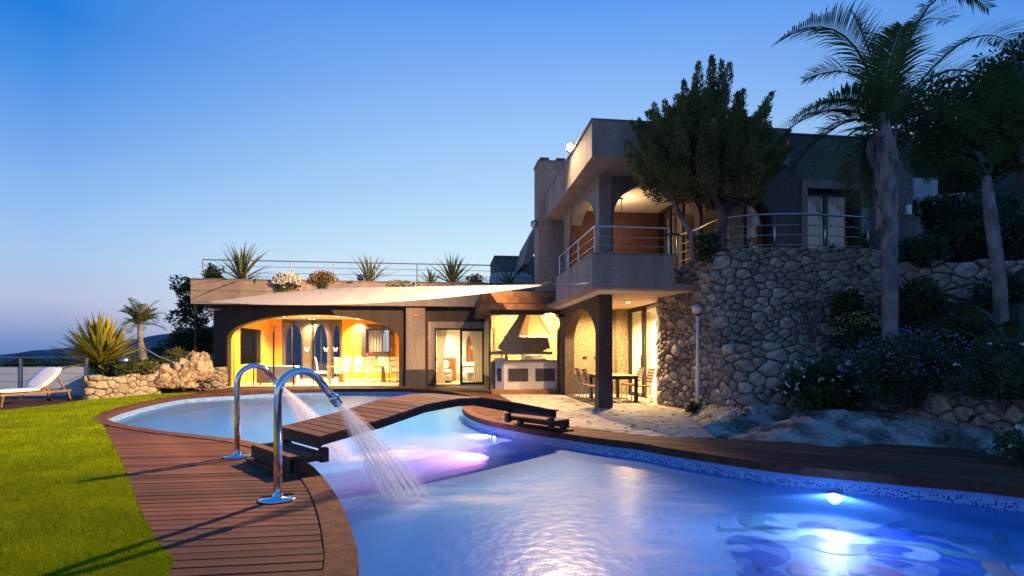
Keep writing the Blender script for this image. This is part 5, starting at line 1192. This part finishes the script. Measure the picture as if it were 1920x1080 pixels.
# underwater pool lights
def pool_light(c, n_, col, power, aim, label, e):
    t = thing('pool_light', label, 'light', c); dirv = Vector(n_).normalized(); rz = math.atan2(dirv.y, dirv.x); t.rotation_euler = (0, 0, rz)
    o = MB().lathe([(.085,0),(.085,.02),(.075,.03)], 24).build('bezel', m_steel, t, True); o.rotation_euler = (0, R(90), 0)
    o = MB().lathe([(.066,.031),(.05,.04),(.001,.045)], 24).build('lens', EMIT('pool_lens', e, 9), t, True); o.rotation_euler = (0, R(90), 0)
    l = lamp('pool_light_lamp', 'SPOT', Vector(c)+dirv*.09, power, col, None, .08, Vector(c)+Vector(aim), 130, .6)
    l.parent = t; l.matrix_parent_inverse = (Matrix.Translation(Vector(c)) @ Matrix.Rotation(rz, 4, 'Z')).inverted()
    return t
def near_wall(px):
    best = min(range(len(POOLW)), key=lambda i: abs((POOLW[i][0]/POOLW[i][1])*FOC+CX-px)+(0 if POOLW[i][1] < 12.5 and POOLW[i][1] > 4.5 and POOLW[i][0] > -1 else 1e6))
    a, b = np.array(POOLW[best-1]), np.array(POOLW[(best+1) % len(POOLW)]); t_ = (b-a)/np.linalg.norm(b-a); return POOLW[best], (-t_[1], t_[0])
c, n_ = near_wall(930); pool_light((c[0]+n_[0]*.04, c[1]+n_[1]*.04, -.33), (*n_, 0), (1,.10,.20), 5200, (n_[0]*2-1.2, n_[1]*2, -.2), 'pink-lit underwater light in the peninsula wall below the bridge end', (1,.45,.62))
c, n_ = near_wall(1557); pool_light((c[0]+n_[0]*.04, c[1]+n_[1]*.04, -.33), (*n_, 0), (1,.60,.92), 420, (n_[0]*2, n_[1]*2, -.18), 'white-lit underwater light in the right-hand pool wall', (.9,.92,1))

# ================================================================== vegetation
def leafquads(C, Dm, size, asp=.45, jit=.6, name='crown', mat=None, parent=None, mi=None, mats=None):
    """diamond leaves at points C, pointing roughly along Dm"""
    n = len(C); d = Dm+rng.normal(0, jit, (n, 3)); d /= np.linalg.norm(d, axis=1)[:, None]+1e-9
    r = rng.normal(0, 1, (n, 3)); s = np.cross(d, r); s /= np.linalg.norm(s, axis=1)[:, None]+1e-9
    L = (size*rng.uniform(.6, 1.3, n))[:, None] if np.isscalar(size) else (size*rng.uniform(.6, 1.3, n))[:, None]
    V = np.stack([C, C+d*L*.5+s*L*asp*.5, C+d*L, C+d*L*.5-s*L*asp*.5], 1).reshape(-1, 3)
    return npmesh(name, V, np.arange(4*n).reshape(n, 4), mat, parent, mats=mats, mi=mi)
def ball(n, r, flat=1.0, shell=.55):
    d = rng.normal(0, 1, (n, 3)); d /= np.linalg.norm(d, axis=1)[:, None]; k = (shell+(1-shell)*rng.random(n))[:, None]
    return d*k*np.array([r, r, r*flat]), d
def clumpy(n, R3, nclump, cr, seed=0, squash=.8):
    """leaf points gathered in clumps through an ellipsoid"""
    r = np.random.default_rng(seed); c = r.normal(0, 1, (nclump, 3)); c /= np.linalg.norm(c, axis=1)[:, None]; c *= (r.random(nclump)**.45)[:, None]*np.array(R3)
    w = r.integers(0, nclump, n); d = r.normal(0, 1, (n, 3)); d /= np.linalg.norm(d, axis=1)[:, None]; k = (.45+.55*r.random(n))[:, None]*(cr*r.uniform(.6, 1.3, nclump))[w][:, None]
    return c[w]+d*k*np.array([1, 1, squash]), d+np.array([0, 0, .3])
def shrub(label, loc, R3, n, leaf, mat, flower=None, nf=0, fs=.06, group=None, nclump=40, cr=.35, name='shrub', seed=1, stems=True, cat='shrub'):
    t = thing(name, label, cat, loc, 0, group); cr = cr*min(R3); C, D = clumpy(n, (R3[0]*.8, R3[1]*.8, R3[2]*.8), nclump, cr, seed); C[:, 2] += R3[2]*.85; C[:, 2] = np.maximum(C[:, 2], .01)
    leafquads(C, D, leaf, .5, .5, 'foliage', mat, t)
    if flower is not None:
        d = rng.normal(0, 1, (nf, 3)); d[:, 2] = np.abs(d[:, 2])*1.0-.15; d[:, 1] -= .35; d /= np.linalg.norm(d, axis=1)[:, None]; P = d*np.array(R3)*rng.uniform(.93, 1.08, nf)[:, None]; P[:, 2] += R3[2]*.85; P[:, 2] = np.maximum(P[:, 2], .05)
        Q = np.repeat(P, 5, 0); leafquads(Q, np.repeat(d, 5, 0)+rng.normal(0, .8, (nf*5, 3)), fs, .7, .5, 'blossom', flower, t)
    if stems:
        mb = MB()
        for k in range(5): a = k*1.26; mb.tube([(0,0,-.05), (R3[0]*.25*math.cos(a), R3[1]*.25*math.sin(a), R3[2]*.5), (R3[0]*.5*math.cos(a), R3[1]*.5*math.sin(a), R3[2]*1.1)], [.03,.02,.008], 5)
        mb.build('stem', m_bark, t)
    return t
def rosette(name, label, loc, n, length, width, mat, lo=5, hi=80, droop=.35, trunk=0, group=None, seed=1, cat='plant', fold=.25, tr=.06):
    r = random.Random(seed); t = thing(name, label, cat, loc, 0, group); mb = MB()
    for k in range(n):
        az = k*2.39996+r.uniform(-.2, .2); el = R(lo+(hi-lo)*(k/n)**.8+r.uniform(-6, 6)); L = length*r.uniform(.75, 1.1); w = width*r.uniform(.8, 1.15); pts = []
        h = Vector((math.cos(az), math.sin(az), 0)); sd = Vector((-math.sin(az), math.cos(az), 0)); p = Vector((0,0,trunk)); e = el; vs = []
        for j in range(6):
            s = j/5; ww = w*(.55+.9*s*(1-s)*2)*(1-s**3)+.002; up = Vector((0,0,1))*math.cos(e)-h*math.sin(e)
            vs += [p-sd*ww+up*ww*fold, p, p+sd*ww+up*ww*fold]; p = p+(h*math.cos(e)+Vector((0,0,1))*math.sin(e))*(L/5); e -= droop*(.25+s)*r.uniform(.6, 1.3)*.5
        mb.add(vs, [(j*3+q, j*3+q+1, j*3+q+4, j*3+q+3) for j in range(5) for q in (0, 1)])
    mb.build('leaves', mat, t)
    MB().tube([(0,0,-.1), (0,0,trunk*.5+.02), (0,0,trunk+.06)], [tr*1.3, tr, tr*.7], 8).build('trunk', m_bark, t, True)
    return t

# roof plants
def roof(px, v=23.45): return W(onv(px, 0, v)[0], v, 4.3)
rosette('yucca', 'large spiky yucla on the left end of the roof parapet'.replace('yucla', 'yucca'), roof(452), 60, 1.85, .05, l_yuc, -8, 82, .3, .1, 'spiky plants on the roof parapet', 3)
rosette('yucca', 'smaller spiky yucca above the middle of the wide arch', roof(692), 32, 1.45, .045, l_yuc, 5, 85, .25, .1, 'spiky plants on the roof parapet', 4)
rosette('yucca', 'full spiky yucca on the roof parapet above the bedroom door', roof(848), 60, 1.5, .045, l_yuc, -5, 85, .2, .12, 'spiky plants on the roof parapet', 5)
rosette('yucca', 'low drooping spiky plant beside the full yucca on the roof', roof(808), 30, .95, .038, l_yuc, 5, 80, .5, .05, 'spiky plants on the roof parapet', 6)
rosette('yucca', 'spiky plant in front of the rooftop sofa near the chimney', roof(955), 34, 1.0, .036, l_yuc, 5, 80, .35, .05, 'spiky plants on the roof parapet', 7)
shrub('white daisy bush spilling over the roof parapet', roof(540, 23.15)-Vector((0,0,.4)), (.62,.5,.46), 2600, .10, l_mid, p_white, 330, .075, seed=2)
shrub('red and green flowering bush on the roof parapet beside the daisies', roof(606, 23.2)-Vector((0,0,.25)), (.6,.5,.44), 3000, .10, l_yuc, p_red, 240, .05, seed=3)
shrub('low trailing flowering plant on the roof above the plaque', roof(748, 23.2)-Vector((0,0,.15)), (.75,.35,.2), 1600, .09, l_yuc, p_yel, 120, .05, seed=4)
shrub('low pale-flowered plant beside the drooping roof plant', roof(775, 23.05)-Vector((0,0,.2)), (.4,.3,.18), 900, .08, l_yuc, p_white, 90, .05, seed=14)
shrub('round rusty-green bush right of the full yucca on the roof', roof(893, 23.3)-Vector((0,0,.1)), (.45,.4,.36), 1800, .09, l_yuc, p_red, 60, .05, seed=5)
shrub('small red-flowered plant by the globe light on the roof', roof(656, 23.2)-Vector((0,0,.05)), (.26,.22,.12), 400, .07, l_dark, p_red, 60, .05, seed=6)
shrub('leafy dark shrub at the left corner of the roof behind the railing', roof(404, 23.7)-Vector((0,0,.1)), (.5,.4,.55), 1600, .13, l_tree, seed=7)
# plants at far left
rosette('dracaena', 'broad golden-green fan-leaved plant on the planter', (at(190,0,17.9).x, 17.9, .75), 270, 1.65, .085, l_fan, -16, 88, .08, .3, seed=8, tr=.12)
def frond(mb, path, n, L, wdt, droop=.5, rr=random, vee=.5):
    """pinnate leaf along a curve; leaflets shorten to the tip"""
    P = [Vector(p) for p in path]; m = len(P)
    mb.tube(P, [.03*(1-.85*i/(m-1)) for i in range(m)], 5)
    for i in range(n):
        s = .10+.89*i/n; f = s*(m-1); a = int(f); p = P[a].lerp(P[min(a+1, m-1)], f-a); t = (P[min(a+1, m-1)]-P[max(a-1, 0)]).normalized() if a > 0 else (P[1]-P[0]).normalized()
        side = t.cross(Vector((0,0,1))); side = side.normalized() if side.length > .05 else Vector((1,0,0)); up = side.cross(t); l = L*(math.sin(math.pi*min(1, s*.85+.12))**.7)*rr.uniform(.8, 1.1)
        for sg in (-1, 1):
            d = (side*sg*.8+t*.65+up*vee*rr.uniform(.2, 1.0)).normalized(); q = [p]; dd = d.copy()
            for k in range(3): q.append(q[-1]+dd*l/3); dd = (dd+Vector((0,0,-droop*(.35+.3*k)*rr.uniform(.6,1.3)))).normalized()
            w_ = d.cross(up).normalized()*wdt if d.cross(up).length > .01 else t*wdt
            mb.add([q[0]-w_*.5, q[0]+w_*.5, q[1]-w_, q[1]+w_, q[2]-w_*.75, q[2]+w_*.75, q[3]], [(0,1,3,2), (2,3,5,4), (4,5,6)])
def arc(p0, az, el, L, bend, n=9):
    p = Vector(p0); e = el; out = [p.copy()]
    for k in range(n): p = p+Vector((math.cos(az)*math.cos(e), math.sin(az)*math.cos(e), math.sin(e)))*(L/n); e -= bend/n*(.5+k/n); out.append(p.copy())
    return out
pm = thing('palm_tree', 'small slender palm behind the golden fan-leaved plant', 'palm tree', (at(262,0,20.5).x, 20.5, .5)); mb = MB(); rr = random.Random(3); h = at(253,608,20.5).z-.5
for k in range(26): frond(mb, arc((0,0,h), k*2.4+rr.uniform(-.2,.2), R(rr.uniform(5,80)), rr.uniform(.75,1.2), rr.uniform(.8,1.8), 7), 22, .36, .013, .4, rr)
mb.build('crown', l_yuc, pm); MB().tube([(.15,0,-.3),(.12,0,h*.35),(.02,0,h*.7),(0,0,h)], [.19,.15,.10,.08], 10).build('trunk', m_palmbark, pm, True)
for i, (px, D, Rr, z, lab, m_) in enumerate(((215,17.4,(.7,.5,.38),.55,'low green shrub trailing over the planter wall by the bollard',l_mid), (285,19.5,(.9,.7,.5),.5,'rounded green shrub behind the boulder',l_mid), (262,18.3,(.6,.5,.34),.55,'low shrub between the bollard and the boulder',l_yuc), (330,21.5,(.6,.6,.6),.6,'yellow-green bush left of the long wing',l_yuc), (305,23,(.8,.7,.75),.6,'dark wind-blown bush behind the hammock cord',l_dark))):
    shrub(lab, (at(px,0,D).x, D, z), Rr, 2600, .09, m_, seed=20+i, nclump=30)
def leafy_tree(name, label, loc, h, R3, zc, n, leaf, mat, seed, nclump=46, cr=.5, tr=.09, cat='tree'):
    t = thing(name, label, cat, loc); C, D = clumpy(n, R3, nclump, cr, seed); C[:, 2] += zc; leafquads(C, D, leaf, .5, .6, 'crown', mat, t); r = random.Random(seed)
    mb = MB(); mb.tube([(0,0,-.3), (.04,.02,zc*.6), (.0,.0,zc), (.02,0,zc+R3[2]*.7)], [tr*1.2, tr, tr*.7, tr*.2], 8)
    for k in range(9): a = k*2.4; z0 = zc-R3[2]*.6+k/9*R3[2]*1.1; mb.tube([(0,0,z0), (R3[0]*.45*math.cos(a), R3[1]*.45*math.sin(a), z0+.3), (R3[0]*.8*math.cos(a), R3[1]*.8*math.sin(a), z0+.6)], [tr*.5, tr*.3, tr*.1], 5)
    mb.build('trunk', m_bark, t, True); return t
leafy_tree('corner_tree', 'tall narrow leafy tree at the left corner of the long wing', (at(366,0,23.8).x, 23.8, 0), 6, (.78,.75,2.5), 3.0, 9500, .13, l_tree, 41, 44, .42)
leafy_tree('corner_tree', 'bushy dark tree leaning out left of the wing corner', (at(345,0,25.5).x, 25.5, -.3), 4, (.8,.8,1.3), 1.9, 3000, .17, l_dark, 42, 26, .45)
for i, (px, py, D, r_) in enumerate(((85,684,60,1.6), (112,686,75,1.4), (40,690,45,1.0))):
    leafy_tree('valley_tree', ('dark treetop left of the lounger beyond the fence', 'dark treetop beyond the fence left of the fan-leaved plant', 'low dark treetop beyond the fence at far left')[i], (ppx(px, D), D, at(px, py, D).z-r_*2.2), 4, (r_*1.3, r_, r_*.8), r_*1.9, 900, .4, l_dark, 50+i, 18, .8)

# juniper on the upper terrace
J0 = Vector((at(1357,0,12.15).x, 12.25, 3.6)); ju = thing('juniper_tree', 'dense upright-plumed juniper tree in front of the loggia', 'tree', J0)
rr = random.Random(9); C = []; Dd = []; sz = []
jc = at(1330, 318, 11.9)-J0; RX, RZ = 1.28, 1.35
limbs = MB(); limbs.tube([(0,0,-.1), (.0,0,.5), (-.02,-.1,1.0), (jc.x*.6,-.25,jc.z*.7), (jc.x,jc.y,jc.z+.9)], [.12,.10,.095,.07,.02], 10)
plumes = [(-.95,1.75,1.1), (-.62,2.1,1.2), (-.34,2.3,1.2), (0.0,2.75,1.4), (.14,2.45,1.2), (.42,2.3,1.2), (.66,1.75,1.0), (-1.25,1.5,1.0), (-1.55,1.05,.85), (-1.7,.7,.7), (.95,1.4,.9), (1.3,1.1,.8), (1.55,1.0,.7), (.8,1.55,.9)]
PL_ = []
for k in range(250):
    a = rr.uniform(0, 2*math.pi); z = rr.uniform(-.62, 1.0); rad = math.sqrt(max(0, 1-z*z))*rr.uniform(.55, 1); b = jc+Vector((math.cos(a)*rad*RX, math.sin(a)*rad*.8, z*RZ*.85-.1))
    d = Vector((math.cos(a)*rad*.72, math.sin(a)*rad*.6, .8+.3*z)).normalized(); PL_.append((b, d, rr.uniform(.45, .75)+(.38 if rad > .62 and z > -.35 and k % 2 else 0)))
for x, zt, L in plumes:
    for q in range(3):
        y = rr.uniform(-.5,.4); top = jc+Vector((x+rr.uniform(-.14,.14), y, zt*.93+.1-.25*abs(q)-rr.uniform(0,.1))); d = Vector((x*.22+rr.uniform(-.08,.08), y*.15, 1)).normalized(); PL_.append((top-d*L, d, L))
for b, d, L in PL_:
    m = int(520*L); s = rng.random(m)**.9; az = rng.uniform(0, 6.28, m); s1 = d.orthogonal().normalized(); s2 = d.cross(s1); w = .15*min(L, .7)**.5*(1 if L < .8 else .78)*(np.sin(np.pi*np.clip(s*.8+.18, 0, 1))**.8)*np.sqrt(rng.random(m))*1.15
    P = np.array(b)[None]+np.array(d)[None]*(s*L)[:, None]+(np.cos(az)*w)[:, None]*np.array(s1)[None]+(np.sin(az)*w)[:, None]*np.array(s2)[None]
    C.append(P); out = (np.cos(az))[:, None]*np.array(s1)[None]+(np.sin(az))[:, None]*np.array(s2)[None]; Dd.append(np.array(d)[None]*1.1+out*.6)
    limbs.tube([jc+Vector((0,0,-.5)).lerp(b-jc, .35), b, b+d*L*.6], [.02,.012,.004], 4)
limbs.build('trunk', m_bark, ju, True); C = np.concatenate(C); Dd = np.concatenate(Dd); leafquads(C, Dd, .075, .34, .28, 'crown', l_jun, ju)

# tall palm on the slope
PB = Vector((at(1668,0,10.8).x, 10.8, slope_z(at(1668,0,10.8).x, 10.8)-.05)); pt_ = at(1660, 245, 10.8)-PB
palm = thing('palm_tree', 'tall feather palm with grey trunk on the slope right of the house', 'palm tree', PB)
tr = []; zs_ = np.linspace(0, 1, 30); prof = []
for s in zs_:
    r_ = .142+.03*math.exp(-s*12)+(.035 if s > .52 else 0)*min(1, (s-.52)*6)-.06*max(0, s-.85)/.15; prof.append(r_+.008*math.sin(s*75))
MB().tube([(pt_.x*s+.04*math.sin(s*3), 0, pt_.z*s) for s in zs_], prof, 14).build('trunk', m_palmbark, palm, True)
mb = MB(); rr = random.Random(4)
for k in range(34):                                   # old leaf bases clasping the upper trunk
    a = k*2.4; z = pt_.z*(.55+.43*k/34); c = Vector((pt_.x*z/pt_.z+.15*math.cos(a), .15*math.sin(a), z)); o_ = Vector((math.cos(a), math.sin(a), 0)); s_ = Vector((-math.sin(a), math.cos(a), 0))
    mb.add([c-s_*.11+o_*.01, c+s_*.11+o_*.01, c+s_*.07+o_*.04+Vector((0,0,.3)), c-s_*.07+o_*.04+Vector((0,0,.3)), c+o_*.06+Vector((0,0,.5+rr.uniform(0,.25)))], [(0,1,2,3), (3,2,4)])
mb.build('leaf_base', m_palmbark, palm)
crown0 = Vector((pt_.x, 0, pt_.z))
FR = [((1590,82),(1478,100),-.4), ((1560,210),(1445,290),-.5), ((1735,30),(1835,45),-.3), ((1790,95),(1880,105),.4), ((1790,150),(1915,215),-.6), ((1640,130),(1600,40),.5), ((1580,235),(1490,330),.5),
      ((1620,280),(1618,375),.5), ((1755,185),(1850,290),.7), ((1665,150),(1690,70),-.7), ((1610,150),(1520,160),.9), ((1700,260),(1740,330),.6), ((1600,250),(1560,330),-.9), ((1690,80),(1775,60),1.0), ((1800,140),(1905,300),.2), ((1600,190),(1500,230),-.2), ((1740,210),(1830,240),-.9)]
for (mx_, my_), (tx_, ty_), dy in FR:
    m1 = at(mx_, my_, 10.8+dy*.6)-PB; e1 = at(tx_, ty_, 10.8+dy*1.2)-PB; m1 = crown0+(m1-crown0)*1.08; e1 = crown0+(e1-crown0)*1.12; path = []
    for t_ in np.linspace(0, 1, 11):
        path.append(crown0*(1-t_)**2+(m1*2-crown0*.5-e1*.5)*2*t_*(1-t_)+e1*t_*t_)
    mb = MB(); frond(mb, path, 74, .80, .012, .6, rr, .35); mb.build('frond', l_palm, palm)

# paddle-leaved plants
def paddle(label, loc, trunk_pts, leaves, name='strelitzia', mat=l_ban, tr=.1, seed=1):
    t = thing(name, label, 'plant', loc); r = random.Random(seed); mb = MB(); mb.tube(trunk_pts, [tr*1.15]+[tr]*(len(trunk_pts)-2)+[tr*.6], 9); mb.build('stem', m_palmbark, t, True)
    for (p0, az, el, Ls, Lb, wd) in leaves:
        p0 = Vector(p0); st_ = arc(p0, az, el, Ls, .35, 5); bl = arc(st_[-1], az, el-.35, Lb, .9, 8); mb = MB(); mb.tube(st_+bl[1:4], [.022]*5+[.014]*4, 5); k = len(bl); h = Vector((math.cos(az), math.sin(az), 0)); sd = Vector((-math.sin(az), math.cos(az), 0)); vs = []
        for i, p in enumerate(bl):
            s = i/(k-1); w_ = wd*math.sin(math.pi*min(1, .12+s*.9))**.7*(1-s**6)+.004; up = Vector((0,0,.35)); vs += [p-sd*w_+up*w_, p, p+sd*w_*r.uniform(.9,1)+up*w_]
        mb.add(vs, [(i*3+q, i*3+q+1, i*3+q+4, i*3+q+3) for i in range(k-1) for q in (0, 1)]); mb.build('leaf', mat, t, True)
    return t
L0 = at(1303, 478, 12.55); L1 = at(1262, 372, 12.45)-L0
paddle('leaning paddle-leaved plant on the terrace under the juniper', L0, [(0,0,-.2), tuple(L1*.35+Vector((.1,0,.0))), tuple(L1*.75), tuple(L1)],
       [(tuple(L1), math.pi*.98, .85, .3, .75, .13), (tuple(L1*.95), math.pi*.75, 1.35, .25, .7, .12), (tuple(L1*.9), .6, 1.0, .2, .45, .10), (tuple(L1*.3), math.pi*.9, .5, .2, .5, .1), (tuple(L1*.2), -.4, .6, .2, .5, .1)], tr=.06, seed=2)
S1 = Vector((at(1880,0,10.2).x, 10.2, slope_z(at(1880,0,10.2).x, 10.2)-.1)); T1 = at(1850, 330, 10.2)-S1
paddle('tall banana-like plant with shaggy trunk at the right edge', S1, [(0,0,-.1), tuple(T1*.4+Vector((.06,0,0))), tuple(T1*.8), tuple(T1)],
       [(tuple(T1*.96), 2.9, .9, .25, .8, .22), (tuple(T1), 1.8, 1.3, .3, .8, .24), (tuple(T1), .3, 1.1, .3, .8, .24), (tuple(T1*.97), -1.7, 1.0, .3, .7, .24), (tuple(T1*.95), -.6, .6, .3, .8, .2), (tuple(T1), 2.4, 1.35, .3, .7, .22)], tr=.11, seed=3)
S2 = Vector((at(1900,0,9.0).x, 9.0, slope_z(at(1900,0,9.0).x, 9.0)-.05))
paddle('young paddle-leaved plant with upright glossy leaves at the right edge', S2, [(0,0,-.1), (0,0,.15), (0,0,.3)],
       [((0,0,.2), math.pi*.95, 1.1, .8, .75, .14), ((0,0,.2), math.pi*.7, 1.35, .7, .6, .15), ((0,0,.2), .3, 1.3, .8, .6, .15), ((0,0,.2), -1.4, 1.3, .6, .55, .14), ((0,0,.2), 2.9, .75, 1.0, .8, .13), ((0,0,.2), -2.4, 1.2, .5, .5, .12)], tr=.07, seed=4)
# terrace and slope shrubs
def sl(px, D, dz=0): x = at(px, 0, D).x; return (x, D, slope_z(x, D)+dz)
shrub('large mound of small violet flowers at the foot of the palm', sl(1715, 9.3, -.05), (1.15,.8,.72), 9000, .07, l_dark, p_violet, 380, .03, name='flowering_shrub', seed=61, nclump=70, cr=.32)
shrub('dark shrub with a few white flowers at the right frame edge', (at(1885,0,8.0).x, 8.0, .55), (.72,.6,.62), 7000, .06, l_dark, p_white, 8, .05, name='flowering_shrub', seed=62, nclump=50)
shrub('leafy bush with clusters of white flowers before the stone tier', (at(1545,0,10.3).x, 10.3, .22), (.92,.5,.58), 6000, .10, l_dark, p_white, 40, .052, name='flowering_shrub', seed=63, nclump=50)
shrub('bush of tiny yellow flowers left of the palm trunk', (at(1608,0,11.2).x, 11.2, 1.45), (.55,.4,.45), 4500, .06, l_dark, p_yel, 240, .028, name='flowering_shrub', seed=64)
shrub('yellow-green shrub growing against the stone wall', (at(1597,0,11.45).x, 11.45, 2.0), (.5,.35,.42), 1800, .10, l_mid, seed=65)
shrub('loose yellow-green shrub right of the palm trunk', sl(1765, 10.4, .1), (.5,.4,.45), 1500, .10, l_mid, seed=66)
shrub('small weed with white flower at the right end of the deck', (at(1915,0,6.7).x, 6.7, -.02), (.35,.3,.28), 1300, .06, l_dark, p_white, 5, .05, seed=67)
shrub('tuft of grass at the foot of the lamp post', (at(1300,0,12.3).x, 12.3, 0.02), (.2,.15,.12), 300, .10, l_mid, seed=68, stems=False)
bare = thing('bare_shrub', 'thin leafless shrub growing on the stone tier', 'shrub', (at(1522,0,11.45).x, 11.45, 1.5)); mb = MB(); rr = random.Random(6)
for k in range(9):
    a = rr.uniform(0, 6.28); e = rr.uniform(.8, 1.5); p = arc((0,0,0), a, e, rr.uniform(.9,1.6), rr.uniform(-.3,.4), 6); mb.tube(p, [.014,.012,.01,.009,.007,.005,.003], 5)
    for q in range(3): mb.tube(arc(p[3+q % 3], a+rr.uniform(-1,1), e*.7, .35, 0, 3), [.006,.004,.003,.002], 4)
mb.build('branch', m_bark, bare); C, D = clumpy(120, (.5,.3,.5), 30, .12, 4); C[:, 2] += 1.0; leafquads(C, D, .09, .4, .5, 'leaves', l_mid, bare)
for i, (px, py, D, n_, L_, lab) in enumerate(((1150,470,13.0,26,.55,'spiky plant on the terrace behind the front railing'), (1190,474,13.1,20,.45,'small spiky plant on the terrace by the loggia arch'), (1618,474,12.3,40,.75,'dark cycad-like rosette right of the upper window'), (1400,478,12.1,22,.4,'small spiky plant behind the wall railing'), (1560,478,12.15,20,.35,'low tufted plant behind the wall railing below the window'))):
    rosette('terrace_plant', lab, (at(px,0,D).x, D, 3.62 if px > 1300 else 3.1), n_, L_ if px > 1300 else L_*1.6, .02, l_dark, 5, 85, .4, .05, None, 70+i)
shrub('low dark shrub on the terrace beside the railing gap', (at(1225,0,13.0).x, 13.0, 3.3), (.42,.3,.3), 1600, .07, l_dark, seed=75)
shrub('dark broad-leaved plant under the juniper', (at(1330,0,12.35).x, 12.35, 3.55), (.5,.3,.35), 1400, .12, l_dark, seed=76)
# hillside trees and shrubs at right
hs = [(1760,250,19,(2.6,2.0,1.6),'large dark evergreen tree on the hill behind the tall palm',l_dark,9000), (1915,200,17,(1.5,1.5,1.5),'dark tree at the upper right edge of the hill',l_dark,5000), (1850,270,18,(1.6,1.5,1.2),'round dark tree between palm fronds and the right edge',l_dark,5000), (1905,130,22,(1.2,1.2,1.2),'distant treetop above the right edge of the hill',l_dark,3000),
      (1770,330,16,(1.0,.8,.8),'blue-green leafy shrub beside the white garden walls',l_tree,3500), (1755,395,14.2,(.7,.6,.55),'shrub growing in front of the white garden wall',l_tree,2500), (1840,400,14.5,(1.1,.9,.8),'dark shrub on the slope behind the tall banana-like plant',l_dark,4000), (1910,430,13,(.9,.8,.9),'dark shrub at right edge behind the young paddle leaves',l_dark,3500),
      (1730,470,12.8,(.6,.5,.5),'dark shrub between palm trunk and upper garden wall',l_dark,3000), (1800,440,13.6,(.8,.6,.5),'spreading shrub above the upper garden wall',l_dark,3000), (1720,560,11.6,(.55,.5,.5),'dark shrub right behind the palm trunk',l_dark,3000), (1890,560,11.4,(.8,.6,.6),'dark shrub behind the shaggy trunk at the right edge',l_dark,3000), (1810,620,10.4,(.6,.5,.4),'low dark shrub below the shaggy trunk',l_dark,2500)]
for i, (px, py, D, R3, lab, m_, n_) in enumerate(hs):
    c = at(px, py, D); z0 = c.z-R3[2]
    if R3[0] > 1.15: leafy_tree('hill_tree', lab, (c.x, c.y, z0-1.2), 4, R3, R3[2]+1.2, n_, .2, m_, 80+i, 60, .55, .12)
    else: shrub(lab, (c.x, c.y, z0), R3, n_, .12, m_, seed=80+i)
tag(MB().poly([(11.5,19), (30,15), (40,40), (12,40)], None, 5.0).build('upper_hill', m_scrub), kind='structure')
